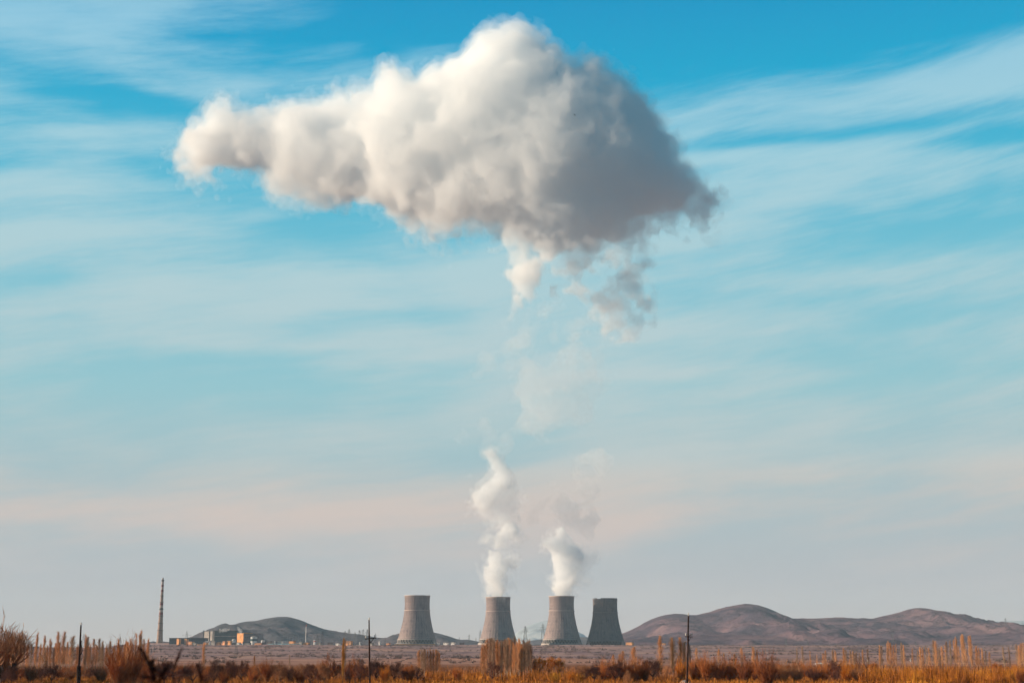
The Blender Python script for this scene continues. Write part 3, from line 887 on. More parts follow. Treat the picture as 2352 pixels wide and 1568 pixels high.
# long dark hall at the left with two sunlit stair towers
b0 = building(389, 470, 1465.5, 1480.5, 3080, 'slate', 'long dark slate hall just right of the striped chimney', depth=30, rows=2, group=GB, gap=5)
building(404.5, 411, 1466.5, 1480.5, 3050, 'orange', 'tall sunlit orange stair block on the left front of the long slate hall', rz=R(-38), depth=6, rows=4, group=GB)
building(422.5, 428.5, 1467, 1480.5, 3050, 'orange', 'second sunlit orange stair block, right of the first, on the long slate hall', rz=R(-38), depth=6, rows=3, group=GB)
building(430.5, 441, 1473, 1480.8, 3040, 'peach', 'small peach block with two stacked bright floors in front of the slate hall', rz=R(-30), depth=9, rows=2, group=GB)
# reactor hall: pale end with dark pilasters, dark long side
k = mpp(3200)
hall = empty('reactor_hall', tuple(at(492.5, 1467, 3200)), R(0))
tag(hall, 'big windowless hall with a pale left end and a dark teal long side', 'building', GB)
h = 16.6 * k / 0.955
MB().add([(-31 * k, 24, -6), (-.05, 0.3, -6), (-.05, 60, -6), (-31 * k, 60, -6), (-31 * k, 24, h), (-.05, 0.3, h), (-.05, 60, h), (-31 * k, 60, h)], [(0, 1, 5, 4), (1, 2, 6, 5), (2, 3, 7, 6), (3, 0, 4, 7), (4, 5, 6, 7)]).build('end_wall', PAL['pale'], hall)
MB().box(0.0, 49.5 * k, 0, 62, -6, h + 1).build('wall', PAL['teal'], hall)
MB().box(-.3, 50 * k, -.5, 62.5, h + 1.01, h + 1.8).build('roof', PAL['roof'], hall)
MB().box(0.3, 49.3 * k, -.25, -.003, h * .36, h * .40).build('cladding_seam', PAL['trim'], hall)
for (xx, ex, ww) in ((-30.5, 3.2, 1.4), (-14.5, 0.8, 1.2), (-5, 4.4, 1.0), (-0.8, 0.6, .8)):
    MB().box(xx * k, (xx + ww) * k, -xx * 24 / 31 - 1.8, -xx * 24 / 31 + .5, -5, h + ex * k).build('pilaster', PAL['slate'], hall)
for xx in (9, 17, 30):
    MB().lathe([(1.2, h + 1.8), (1.2, h + 5), (1.7, h + 5.3), (0.1, h + 6)], 10, c=(xx * k, 12)).build('roof_vent', PAL['trim'], hall)
# turbine hall with the bright orange end
th = empty('turbine_hall', tuple(at(558.5, 1473.2, 3120)), 0)
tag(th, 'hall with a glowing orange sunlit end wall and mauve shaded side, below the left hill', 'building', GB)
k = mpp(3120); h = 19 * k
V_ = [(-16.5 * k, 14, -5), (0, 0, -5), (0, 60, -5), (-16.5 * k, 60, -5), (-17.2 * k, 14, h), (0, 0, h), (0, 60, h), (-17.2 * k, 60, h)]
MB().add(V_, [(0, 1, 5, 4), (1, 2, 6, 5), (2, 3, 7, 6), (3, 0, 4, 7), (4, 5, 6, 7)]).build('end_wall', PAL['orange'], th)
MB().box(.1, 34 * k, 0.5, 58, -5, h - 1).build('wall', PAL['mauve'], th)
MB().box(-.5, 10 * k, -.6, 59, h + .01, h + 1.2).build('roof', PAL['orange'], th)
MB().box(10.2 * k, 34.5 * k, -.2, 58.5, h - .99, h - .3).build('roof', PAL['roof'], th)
for i in range(7):
    MB().box((4 + i * 4.2) * k, (5.4 + i * 4.2) * k, .25, .498, h * .45, h * .62).build('window', PAL['glass'], th)
# flat roofed works in front
specs = [
 (442, 450, 1476.2, 1480.6, 'pale', 'small pale grey hut between the two floored peach block and the orange sheds', -28), (470, 482, 1472.0, 1476.0, 'white', 'long whitish upper block in front of the pale end of the big hall', -20),
 (484, 494, 1471.0, 1475.5, 'pale', 'pale grey block under the pilasters of the big hall', -20), (541, 550, 1475.2, 1479.2, 'white', 'white block tucked left below the glowing orange end wall', -28), (560, 574, 1476.0, 1479.8, 'pale', 'pale long block in front of the mauve shaded wall', -20),
 (592, 600, 1479.5, 1482.5, 'white', 'small white hut touching the left end of the long green roof', -28), (611, 624, 1472.6, 1477.6, 'mauve', 'mauve flat block left of the slim white silos', -15), (686, 693, 1473.8, 1477.5, 'pale', 'pale block between the green roof and the white mast', -28),
 (728, 737, 1476.0, 1479.6, 'pale', 'pale block right of the small red and white tank', -28), (752, 764, 1475.4, 1478.6, 'mauve', 'mauve low block among the gantries right of the mast', -10), (770, 780, 1476.4, 1479.6, 'white', 'white low block left of the golden poplar on the plain', -28),
 (846, 855, 1477.0, 1480.0, 'pale', 'pale low block half hidden by the middle utility pole', -28), (1056, 1066, 1476.0, 1479.0, 'mauve', 'dull low block on the plain left of the second cooling tower', 0),
 (451, 466, 1479.0, 1481.6, 'orange', 'long low orange wall of sheds left of the small peach kiosk', -24), (466, 474, 1475.0, 1481.8, 'peach', 'small peach kiosk standing higher than the low sheds beside it', -36),
 (474, 496, 1478.6, 1482.0, 'orange', 'long low orange shed between the peach kiosk and the red gabled shed', -22), (501, 512, 1477.2, 1482.4, 'peach', 'red and peach gabled shed at the right end of the low sheds', -36),
 (495, 504, 1473.5, 1477.0, 'peach', 'narrow orange roofed shed under the teal side of the big hall', -30), (512, 521, 1474.6, 1483.0, 'slate', 'dark slate cube between two peach sheds', 0),
 (510.5, 517, 1472.0, 1476.0, 'peach', 'little peach upper block above the dark slate cube', -36), (520.5, 530, 1471.2, 1476.5, 'orange', 'bright orange flat block right of the dark slate cube', -30),
 (527, 557, 1480.2, 1483.4, 'peach', 'long low rosy wall below the glowing orange end wall', -22), (557, 572, 1474.5, 1485, 'slate', 'dark low workshop right of the long rosy wall', 0),
 (583, 601, 1476.2, 1479.5, 'peach', 'low rosy shed below the round white tank', -28), (602, 611, 1475, 1480, 'mauve', 'small mauve block under the short white tank', 0),
 (662, 675, 1472.0, 1478.2, 'orange', 'orange block behind the right end of the long green roof', -30), (676, 687, 1477.0, 1479.8, 'peach', 'low pale peach shed touching the right end of the green roof', -28),
 (694, 708, 1475.2, 1480.0, 'orange', 'orange block at the foot of the white mast', -30), (791.5, 806.5, 1471.6, 1477.0, 'orange', 'orange block left of the middle utility pole behind a golden poplar', -30),
 (886.5, 893.5, 1476.6, 1480.0, 'peach', 'small peach hut between the utility pole and the left cooling tower', -30), (818, 826, 1479.6, 1481.0, 'trim', 'low pale platform left of the small upright tank', -10),
 (997, 1006, 1474.6, 1478.4, 'white', 'white hut touching the foot of the left cooling tower', -30), (1017.5, 1028, 1475.2, 1478.8, 'white', 'middle one of three white huts right of the left cooling tower', -30),
 (1035, 1044, 1474.6, 1478.4, 'white', 'white hut farthest from the left cooling tower, third in its row', -30), (1141, 1187, 1468.2, 1477.0, 'orange', 'wide orange building in front of the second cooling tower, behind poplars', -18),
 (1437, 1452.5, 1474.6, 1480.2, 'orange', 'orange building at the right foot of the dark cooling tower', -30), (59, 88, 1484.6, 1491, 'slate', 'lone blue grey block far out on the plain near the left edge', 0),
 (532, 541, 1476.0, 1481.0, 'mauve', 'mauve hut below the small white dome', 0), (1516, 1528, 1476.5, 1481.0, 'peach', 'low peach wall on the plain behind the big poplars on the right', -24)]
for i, (u0, u1, vt, vb, m, lab, rz) in enumerate(specs):
    building(u0, u1, vt, vb, 2990 - (i % 5) * 14 if u0 < 1430 else 2870, m, lab, rz=R(rz), depth=7, rows=1 if vb - vt < 6 else 2, group=GB)
wl = empty('wall', tuple(at(953, 1480.8, 2800)), R(-4)); tag(wl, 'long low sunlit wall running in front of the left cooling tower', 'wall')
MB().box(-40, 40, 0, .8, -5, 2.2).build('panel', PAL['orange'], wl); MB().box(-40.4, 40.4, -.2, 1.0, 2.203, 2.6).build('coping', PAL['trim'], wl)
# long green roofed shed
gs = empty('long_shed', tuple(at(650, 1484.5, 2900)), 0); tag(gs, 'very long low shed with a pale green sheet roof', 'building', GB)
k = mpp(2900)
MB().box(-39 * k, 39 * k, 0, 20, -5, 2.2).build('wall', PAL['slate'], gs)
MB().add([(-41 * k, -1, 2.2), (41 * k, -1, 2.2), (36 * k, 20, 6.0), (-36 * k, 20, 6.0), (-41 * k, -1, 1.9), (41 * k, -1, 1.9)], [(0, 1, 2, 3), (4, 5, 1, 0)]).build('roof', PAL['green'], gs)
# tanks
tank(599.5, 608, 1470.2, 1475.6, 2990, 'white', 'short wide white tank right of the round tiered tank', 'tanks of the plant')
tank(575.5, 590, 1462.6, 1476.5, 3010, 'white', 'round tiered white tank with a dark middle band, right of the orange end wall', 'tanks of the plant', band='teal')
tank(532.5, 541.5, 1469.5, 1474, 3020, 'white', 'small white domed tank left of the orange end wall', 'tanks of the plant', dome=True)
tank(720.5, 726, 1469.5, 1475.4, 3000, 'white', 'small red and white tank right of the white mast', 'tanks of the plant', band='red')
tank(825, 829.2, 1474.0, 1481.6, 2960, 'white', 'slim upright white tank just left of the middle utility pole', 'tanks of the plant')
tank(870, 875, 1472.6, 1477.5, 2990, 'white', 'small white tank just right of the middle utility pole', 'tanks of the plant')
tank(555.8, 558.6, 1476.6, 1481.5, 2960, 'white', 'thin white silo in front of the long rosy wall', 'tanks of the plant')
for i in range(7):
    tank(630 + i * 2.3, 631.9 + i * 2.3, 1471.6 + (i % 2) * .4, 1478.6, 2960, 'white' if i not in (2, ) else 'mauve', 'one of the seven slim white silos in a tight row behind the green roof', 'row of slim silos')
for i in range(4):
    tank(647.5 + i * 3.4, 649.6 + i * 3.4, 1472.4, 1475, 2975, 'white', 'one of four small white drums right of the slim silos', 'row of small drums', dome=True)
# mast
ms = empty('mast', tuple(at(702.3, 1473.6, 2950))); tag(ms, 'thin white mast with a red top in front of the left hill', 'mast')
h = 39 * mpp(2950)
MB().lathe([(1.15, 0), (.9, h * .5), (.8, h * .88)], 10).build('shaft', PAL['white'], ms)
MB().lathe([(.85, h * .88), (.7, h * .95), (.35, h)], 10).build('tip', PAL['red'], ms)
# little steam jets off the roofs
for lab, L in (('small white jet of steam standing on the roof left of the orange end wall', [(553.5, 1454, 1.5, 0), (553, 1450, 1.6, 0), (551.5, 1446.5, 1.8, 0), (549.5, 1443, 2.2, 0), (546.5, 1441.5, 2.0, 0)]),
               ('low white steam blowing along the roof of the big teal hall', [(506, 1449.5, 1.6, 0), (512, 1448.0, 2.4, 0), (518, 1447, 2.8, 0), (524, 1446.4, 2.4, 0), (515, 1444, 1.8, 0)])):
    steam('roof_steam', lab, 'small steam on the roofs', L, 3110, 0.9, 31 + len(L) + int(L[0][0]), 1.5, (0.6, 0.4, 0.3), (0.5, 0.5, 0.4), ((-0.3, .4, 0.05),), ('veil',), pad=4, lens=(8, 4, 2))

# ------------------------------------------------------------------ lattice pylons
PYL = mat('galvanised_steel', (0.16, 0.17, 0.18), scale=1.0)
def pylon_mesh(hh=30.0, kind=0):
    body = MB(); arms = MB()
    w = lambda z: 2.6 * (1 - z / hh) + 0.45
    L = 9; zs = [hh * (1 - (1 - i / L) ** 1.25) for i in range(L + 1)]
    for i in range(L):
        a, b = zs[i], zs[i + 1]
        for sx, sy in ((1, 1), (1, -1), (-1, -1), (-1, 1)):
            body.bar((sx * w(a), sy * w(a), a), (sx * w(b), sy * w(b), b), 0.16, n=4, cap=False)
        for (s0, s1) in (((1, 1), (1, -1)), ((1, -1), (-1, -1)), ((-1, -1), (-1, 1)), ((-1, 1), (1, 1))):
            body.bar((s0[0] * w(a), s0[1] * w(a), a), (s1[0] * w(b), s1[1] * w(b), b), 0.09, n=3, cap=False)
            body.bar((s1[0] * w(a), s1[1] * w(a), a), (s0[0] * w(b), s0[1] * w(b), b), 0.09, n=3, cap=False)
    ar = []
    for (z, l) in (((.68, 5.5), (.80, 3.8), (.90, 2.6)), ((.78, 6.5),), ((.62, 3.0), (.78, 3.0)))[kind]:
        z *= hh; A = MB()
        for s in (-1, 1):
            A.bar((0, 0, z + 1.6), (s * l, 0, z), 0.11, n=3, cap=False); A.bar((s * .4, .4, z), (s * l, 0, z), 0.12, n=3, cap=False); A.bar((s * .4, -.4, z), (s * l, 0, z), 0.12, n=3, cap=False)
            A.bar((s * l, 0, z), (s * l, 0, z - 1.6), 0.13, n=4)
        ar.append(A)
    return body, ar
def pylon(u, vt, vb, D, label, kind=0, group='lattice pylons', cache={}):
    h = (vb - vt) * mpp(D) / math.cos(PITCH) ** 2 * .955
    root = empty('pylon', tuple(at(u, vb, D)), R((u * 7) % 50 - 25)); tag(root, label, 'pylon', group)
    root.scale = (h / 30 * 1.15, h / 30 * 1.15, h / 30)
    if kind not in cache:
        b, ar = pylon_mesh(kind=kind)
        cache[kind] = [b.build('lattice_body', PYL, root)] + [x.build('crossarm', PYL, root) for x in ar]
    else:
        for src in cache[kind]:
            c = src.copy(); COL.objects.link(c); c.parent = root
    return root
for (u, vt, vb, D, kd, lab) in (
    (427.4, 1450.5, 1490, 2500, 1, 'tall pylon with wide crossarms before the orange stair blocks'), (542, 1474, 1504, 1300, 2, 'slim pylon on the plain below the small white dome'),
    (739.6, 1451, 1489, 2300, 0, 'tallest pylon on the right flank of the left hill'), (728.5, 1458, 1491, 2300, 2, 'dark pylon just left of the tallest one under the left hill'),
    (792, 1449, 1478, 2700, 0, 'pylon rising behind the golden poplar, left of the row by the utility pole'), (801, 1445.5, 1479, 2800, 0, 'pylon over the orange block left of the middle utility pole'),
    (815, 1452, 1478, 2900, 2, 'short pylon midway between the orange block and the middle utility pole'), (825, 1447, 1478, 2800, 0, 'third pylon left from the middle utility pole'), (833.5, 1445.5, 1478, 2800, 0, 'second pylon left from the middle utility pole'),
    (843.2, 1445.5, 1478, 2800, 0, 'pylon just left of the middle utility pole'), (862, 1454, 1478, 2950, 2, 'small pylon just right of the middle utility pole'), (885, 1463, 1480, 2950, 2, 'tiny pylon by the peach hut'),
    (1077.5, 1456.5, 1477, 2900, 1, 'pylon with one wide crossarm between the first two cooling towers'), (1055, 1463, 1478, 3000, 2, 'tiny pylon right of the three white huts'), (1093, 1464, 1478, 3000, 2, 'tiny pylon just left of the second cooling tower'),
    (1103, 1447, 1476, 3050, 2, 'thin pylon touching the left flank of the second cooling tower'), (1206.5, 1438.5, 1478, 3050, 0, 'tall pylon right of the second cooling tower before the faint mountain'), (1247, 1433.5, 1474, 3080, 0, 'tall pylon touching the left flank of the third cooling tower'),
    (1806, 1465, 1489, 2600, 0, 'pylon on the plain below the saddle of the right hills'), (1856, 1471, 1494, 2300, 2, 'pylon right of the first one below the saddle of the right hills'), (1885, 1504, 1527, 900, 2, 'short pylon behind the bushes right of centre right'),
    (2104.5, 1473, 1497, 2200, 0, 'pylon among the right hand poplars below the rounded hill'), (2310.5, 1419.5, 1440, 4300, 0, 'lone pylon on the skyline near the right edge'), (2051, 1452, 1474, 3300, 0, 'faint pylon low on the left flank of the rounded hill'),
    (274.5, 1463.5, 1489, 2500, 0, 'pylon on the horizon left of the striped chimney'), (191, 1457, 1489, 2300, 2, 'pylon just right of the left utility pole'), (347, 1489, 1512, 1200, 2, 'slim pylon on the plain below the chimney, left of its neighbour'), (354, 1486, 1510, 1300, 2, 'slim pylon on the plain directly below the chimney'),
    (369, 1486, 1507, 1400, 2, 'slim pylon on the plain right of the two below the chimney'), (990, 1500, 1520, 1050, 2, 'faint slim pylon between the low poplar clump and the tall one'), (1034, 1486, 1506, 1500, 2, 'faint slim pylon on the plain below the white huts')):
    if kd == 2 and D < 1600:
        pass
    pylon(u, vt, vb, D, lab, kd)
# substation gantries under the left hill
SUBM = mat('gantry_concrete', (0.34, 0.36, 0.38), scale=1.0)
def gantry(u, vt, vb, D, wpx, label):
    root = empty('gantry', tuple(at(u, vb, D))); tag(root, label, 'gantry', 'substation gantries below the left hill')
    h = (vb - vt) * mpp(D); wd = wpx * mpp(D) / 2
    for s in (-1, 1):
        MB().bar((s * wd, 0, -3), (s * wd, 0, h), .28, .18, n=4).build('post', SUBM, root)
    A = MB(); A.bar((-wd - 1, 0, h * .93), (wd + 1, 0, h * .93), .22, n=4); A.bar((-wd - 1, 0, h * .86), (wd + 1, 0, h * .86), .12, n=4)
    for i in range(8):
        a = -wd + 2 * wd * i / 8; A.bar((a, 0, h * .86), (a + 2 * wd / 8, 0, h * .93), .09, n=3)
    A.build('beam', SUBM, root)
for i, (u, vt, w_) in enumerate(((655, 1459, 10), (668, 1462, 8), (679, 1458, 12), (693, 1464, 8), (712, 1462, 11), (722, 1459, 7), (734, 1463, 9), (748, 1460, 10), (760, 1464, 9), (772, 1461, 9), (783, 1465, 7))):
    gantry(u, vt, 1477, 2985 + 10 * (i % 3), w_, ('one of the pale gantries in the row between the white silos and white mast' if u < 700 else 'one of the pale gantries in the row between the white mast and golden poplar'))
print('plant', time.time() - T0)
# ------------------------------------------------------------------ bare trees and bushes
def twig_mat(name, c1, c2, rnd=0.25):
    m = bpy.data.materials.new(name); m.use_nodes = True
    t = NT(m.node_tree)
    tc = t.n('ShaderNodeTexCoord'); oi = t.n('ShaderNodeObjectInfo')
    ns = t.n('ShaderNodeTexNoise', Vector=tc.outputs['Object'], Scale=1.7, Detail=3.0)
    f = t.math('ADD', t.math('MULTIPLY', ns.outputs[0], 1.0), t.math('MULTIPLY', t.math('SUBTRACT', oi.outputs['Random'], 0.5), rnd * 2), clamp=True)
    c = t.ramp(f, [(0.3, (*c2, 1)), (0.7, (*c1, 1))])
    b = t.n('ShaderNodeBsdfPrincipled', Base__Color=c, Roughness=0.9)
    b.inputs['Specular IOR Level'].default_value = 0.1
    t.n('ShaderNodeOutputMaterial', Surface=b.outputs[0])
    return m
M_POP = twig_mat('poplar_twigs', (0.82, 0.44, 0.22), (0.56, 0.28, 0.14))
M_POPP = twig_mat('poplar_pale_twigs', (0.50, 0.33, 0.22), (0.34, 0.22, 0.16))
M_GOLD = twig_mat('golden_leaves', (0.62, 0.32, 0.05), (0.42, 0.17, 0.03))
M_PTR = twig_mat('poplar_bark', (0.50, 0.37, 0.26), (0.20, 0.13, 0.10))
M_ORC = twig_mat('orchard_twigs', (0.19, 0.080, 0.058), (0.085, 0.038, 0.034))
M_OTR = twig_mat('orchard_bark', (0.12, 0.07, 0.055), (0.05, 0.03, 0.028))
M_RED = twig_mat('rust_twigs', (0.55, 0.20, 0.062), (0.28, 0.09, 0.036))
M_ORG = twig_mat('orange_twigs', (0.62, 0.23, 0.035), (0.34, 0.10, 0.020))
M_BRN = twig_mat('brown_twigs', (0.46, 0.22, 0.11), (0.24, 0.11, 0.06))
M_LGT = twig_mat('light_bark', (0.48, 0.27, 0.14), (0.25, 0.12, 0.07))

def unit(v):
    return v / (np.linalg.norm(v) + 1e-9)

def poplar_mesh(rng, h=10.0, wd=1.0, dens=1.0, multi=1, low=0.1):
    """returns trunk MB and crown arrays: a narrow column of steep twigs"""
    T = MB(); A = []; B = []; r0 = []; r1 = []
    for s in range(multi):
        bx = rng.normal() * 0.35 * (multi > 1); by = rng.normal() * 0.3 * (multi > 1); hh = h * (1 - 0.25 * rng.random() * (multi > 1))
        pts = [np.array([bx, by, -.3])]
        for k in range(1, 7):
            pts.append(np.array([bx + rng.normal() * 0.007 * k, by + rng.normal() * 0.007 * k, hh * k / 6]))
        for k in range(6):
            T.bar(pts[k], pts[k + 1], 0.08 * (1 - k / 6.4) / multi ** .3, 0.08 * (1 - (k + 1) / 6.4) / multi ** .3, n=5, cap=False)
        pa = np.array(pts)
        nb = int(125 * dens / multi ** .7)
        for _ in range(nb):
            t = low + (0.97 - low) * rng.random() ** 0.85
            p = np.array([np.interp(t * hh, pa[:, 2], pa[:, i]) for i in range(3)]); p[2] = t * hh
            az = rng.random() * 2 * PI; sp = 0.12 + 0.26 * rng.random()
            env = 1.9 * wd * (0.12 + 1.1 * math.sin(PI * min(1, t) ** 0.75)) * .5 * (1 - .7 * t ** 3)
            L = min(h * 0.26 * (0.5 + 0.6 * rng.random()), env / sp) * (1.1 - t * 0.8)
            d = unit(np.array([math.cos(az) * sp, math.sin(az) * sp, 1.0]))
            q = p + d * L + np.array([0, 0, .05])
            A.append(p); B.append(q); r0.append(.017); r1.append(.008)
            for k in range(11):
                f = 0.25 + 0.75 * rng.random(); a2 = p + (q - p) * f
                d2 = unit(d + rng.normal(size=3) * [.28, .28, .08])
                A.append(a2); B.append(a2 + d2 * (0.35 + 0.75 * rng.random()) * (1.1 - .5 * t)); r0.append(.009); r1.append(.005)
    return T, A, B, r0, r1

def branch_mesh(rng, h, w, trunk=0.22, limbs=5, levels=4, split=3, ang=0.75, up=0.35, thin=1.0, droop=0.0):
    """spreading fruit-tree like skeleton"""
    T = MB(); A = []; B = []; r0 = []; r1 = []
    def grow(p, d, L, r, lev):
        k = 2 if lev < levels - 1 else 1
        q = p
        for s in range(k):
            d = unit(d + rng.normal(size=3) * 0.16 + np.array([0, 0, up * 0.22]))
            e = q + d * L / k
            rr = r * (1 - 0.25 * (s + 1) / k)
            if lev <= 1: T.bar(q, e, r, rr, n=5, cap=False)
            else: A.append(q); B.append(e); r0.append(r); r1.append(rr)
            q = e; r = rr
        if lev < levels:
            n = split + (1 if rng.random() < .45 else 0)
            for i in range(n):
                nd = unit(d + rng.normal(size=3) * ang * 0.85 + np.array([0, 0, up * .5 - droop]))
                st = q - d * L * rng.random() * 0.45 if i else q
                grow(st, nd, L * (0.66 + 0.2 * rng.random()), max(r * 0.64, .013), lev + 1)
    th = h * trunk
    T.bar((0, 0, -.25), (0, 0, th), 0.046 * h * thin, 0.036 * h * thin, n=6, cap=False)
    for i in range(limbs):
        a = 2 * PI * (i + rng.random() * .6) / limbs; t = (0.5 + 0.6 * rng.random()) * w / h * 1.15
        grow(np.array([0, 0, th * (0.75 + .25 * rng.random())]), unit(np.array([math.cos(a) * t, math.sin(a) * t, 0.75])), (h - th) * 0.36, 0.026 * h * thin, 1)
    return T, A, B, r0, r1

def bush_mesh(rng, h, w, stems=46, kids=7, up=1.0, tw=1.0):
    T = MB(); A = []; B = []; r0 = []; r1 = []
    for i in range(stems):
        a = rng.random() * 2 * PI; t = rng.random() ** 0.6 * w / h * 0.62
        d = unit(np.array([math.cos(a) * t, math.sin(a) * t, up])); L = h * (0.62 + 0.38 * rng.random()) * (1 - .25 * t)
        p = np.array([math.cos(a), math.sin(a), 0]) * rng.random() * w * .10 - [0, 0, .2]
        m = p + d * L * .5; d2 = unit(d + rng.normal(size=3) * .14); q = m + d2 * L * .5
        T.bar(p, m, .024 * tw, .016 * tw, n=4, cap=False)
        A.append(m); B.append(q); r0.append(.018 * tw); r1.append(.007 * tw)
        for k in range(kids):
            f = 0.15 + 0.85 * rng.random(); s = (p + (m - p) * f * 2) if f < .5 else (m + (q - m) * (f - .5) * 2)
            d3 = unit(d2 + rng.normal(size=3) * .33 + [0, 0, .1]); l = L * (0.16 + .22 * rng.random())
            A.append(s); B.append(s + d3 * l); r0.append(.011 * tw); r1.append(.005 * tw)
            for j in range(2):
                s2 = s + d3 * l * rng.random(); A.append(s2); B.append(s2 + unit(d3 + rng.normal(size=3) * .5) * l * .5); r0.append(.008 * tw); r1.append(.004 * tw)
    return T, A, B, r0, r1

def plant_proto(data, trunk_name, crown_name, mt, mc, seed, fat=1.0):
    T, A, B, r0, r1 = data
    V, F = ribbons(A, B, np.array(r0) * fat, np.array(r1) * fat, np.random.default_rng(seed))
    tk = T.build(trunk_name, mt); cr = mesh_np(crown_name, V, F, mc)
    H = max(np.percentile(V[:, 2], 98), 0.1); Wd = np.percentile(np.hypot(V[:, 0], V[:, 1]), 88) * 2
    print('proto', seed, len(F), 'max', round(float(V[:, 2].max()), 2), 'H', round(float(H), 2), 'W', round(float(Wd), 2), 'med', round(float(np.median(V[:, 2])), 2))
    for o in (tk, cr):
        COL.objects.unlink(o)
    return tk, cr, H, Wd

rng = np.random.default_rng(3)
POP = [plant_proto(poplar_mesh(rng, 10, w_, d_, m_, lo_), 'trunk', 'crown', M_PTR, M_POP, i, 0.8) for i, (w_, d_, m_, lo_) in enumerate(
    ((1.5, 1.3, 1, .12), (1.9, 1.4, 1, .10), (1.3, 1.0, 1, .16), (2.4, 1.8, 2, .08), (1.1, .8, 1, .2), (2.1, 1.6, 2, .12), (1.7, 0.9, 3, .1)))]
ORC = [plant_proto(branch_mesh(rng, 3.6, w_, .18, l_ + 1, 6, 3, an, .22), 'trunk', 'crown', M_OTR, M_ORC, 20 + i, 0.95) for i, (w_, l_, an) in enumerate(
    ((4.2, 5, .8), (3.6, 4, .7), (4.8, 5, .85), (3.2, 4, .65)))]
BSH = [plant_proto(bush_mesh(rng, 3.2, w_, st, 12), 'stems', 'twigs', M_OTR, M_RED, 40 + i, 1.3) for i, (w_, st) in enumerate(((3.6, 80), (4.4, 95), (3.2, 70)))]
DOM = [plant_proto(branch_mesh(rng, 3.4, w_, .14, 8, 5, 3, .6, .45), 'trunk', 'crown', M_OTR, M_ORG, 50 + i, 1.3) for i, w_ in enumerate((3.2, 3.8))]

_mv = {}
def variant(o, m):
    """a copy of the prototype's mesh that wears another material"""
    key = (o.data.name, m.name)
    if key not in _mv:
        d = o.data.copy(); d.materials.clear(); d.materials.append(m); _mv[key] = d
    return _mv[key]

R3 = random.Random(77)
def put(name, proto, u, vt, vb, wpx, label, cat, group, mats=None, D=None):
    tk, cr, H, Wd = proto
    if D is None: D = HC * FP / (vb - 1490)
    p = at(u, vb, D); z = gz(p.x, D)
    top = at(u, vt, D).z
    root = empty(name, (p.x, D, z - 0.02), R3.random() * 6.28)
    tag(root, label, cat, group)
    sz = max(top - z, .4) / H
    sx = wpx * mpp(D) / Wd if wpx else sz
    root.scale = (sx, sx, sz * R3.uniform(.96, 1.03))
    for i, src in enumerate((tk, cr)):
        c = src.copy()
        if mats and mats[i] is not None: c.data = variant(src, mats[i])
        COL.objects.link(c); c.parent = root
    return root

# ---- poplars, read off the photograph one by one: u, top, base, crown width
def pops(lst, label, group, mats=None, kinds=(0, 1, 2, 4, 5)):
    for i, e in enumerate(lst):
        u, vt, vb, w_ = e[:4]
        lb = e[4] if len(e) > 4 else label
        r_ = put('poplar_tree', POP[kinds[R3.randrange(len(kinds))]], u, vt, vb, w_ * R3.uniform(1.0, 1.5), lb, 'poplar', group, mats or (R3.choice([None, (None, M_POPP), None]) if not mats else None))
        r_.rotation_euler = (R(R3.uniform(-1.6, 1.6)), R(R3.uniform(-1.8, 1.8)), r_.rotation_euler[2])
c1 = lambda x: x * .1709
G1 = 'poplar row behind the left utility pole'
left = [(135, 760, 60), (250, 765, 70), (300, 810, 50), (475, 785, 60), (560, 820, 45), (670, 850, 50), (750, 745, 60), (820, 740, 65), (960, 820, 65), (1110, 800, 50), (1170, 810, 60), (1235, 850, 50),
        (1325, 855, 50), (1380, 900, 50), (1460, 900, 50), (1560, 870, 55), (1650, 880, 55), (1690, 900, 50), (1740, 870, 60), (1920, 850, 40), (1985, 850, 45), (620, 940, 40), (720, 920, 50), (410, 930, 40), (890, 900, 50),
        (1020, 930, 50), (1430, 950, 50), (1510, 940, 50), (1600, 950, 50), (200, 880, 60), (90, 850, 50), (350, 930, 40), (520, 920, 30), (590, 970, 40), (700, 960, 40), (780, 880, 50), (860, 950, 50), (930, 960, 40), (1060, 950, 40),
        (1140, 940, 50), (1200, 920, 50), (1280, 940, 50), (1350, 960, 40), (40, 900, 50)]
lab_left = ('one of the many slender bare poplars in the thin row behind the left utility pole')
sing = {135: 'slim pink poplar just right of the leaning tree at the left edge', 475: 'isolated poplar with an oval crown left of the paired tall poplars', 560: 'very thin lone poplar left of the paired tall poplars',
        750: 'left one of the two tall joined poplars left of the utility pole', 820: 'right one of the two tall joined poplars left of the utility pole', 960: 'wide poplar just left of the left utility pole',
        1325: 'small poplar standing apart, right of the left utility pole', 1920: 'thin poplar between the big orange bush and the chimney', 1985: 'thin poplar nearest to the foot of the chimney'}
pops([(c1(x), 1320.7 + c1(y), 1541 + R3.uniform(-6, 6), c1(w_ * 1.15), sing.get(x, lab_left)) for x, y, w_ in left], '', G1, kinds=(0, 1, 2, 5, 5))
pops([(c1(1820) - 3, 1451, 1545, 9, 'left half of the paired poplars rising behind the big orange bush'), (c1(1850) + 2, 1451.5, 1545, 9, 'right half of the paired poplars rising behind the big orange bush')], '', G1)
# leaning multi-stemmed tree at the left edge
TALL = plant_proto(branch_mesh(np.random.default_rng(31), 8.5, 8.5, .12, 7, 5, 3, .55, .75), 'trunk', 'crown', M_OTR, M_BRN, 61, 1.3)
put('bare_tree', TALL, 6, 1441, 1566, 112, 'tall open crowned bare tree at the left edge, standing over the fan shaped one', 'tree', None)
BIG = plant_proto(bush_mesh(np.random.default_rng(12), 9.5, 9.0, 75, 10, 1.0, 2.2), 'stems', 'twigs', M_OTR, M_BRN, 60, 1.9)
put('bare_tree', BIG, 2, 1447, 1562, 100, 'big fan shaped bare tree cut by the left edge of the picture', 'tree', None)
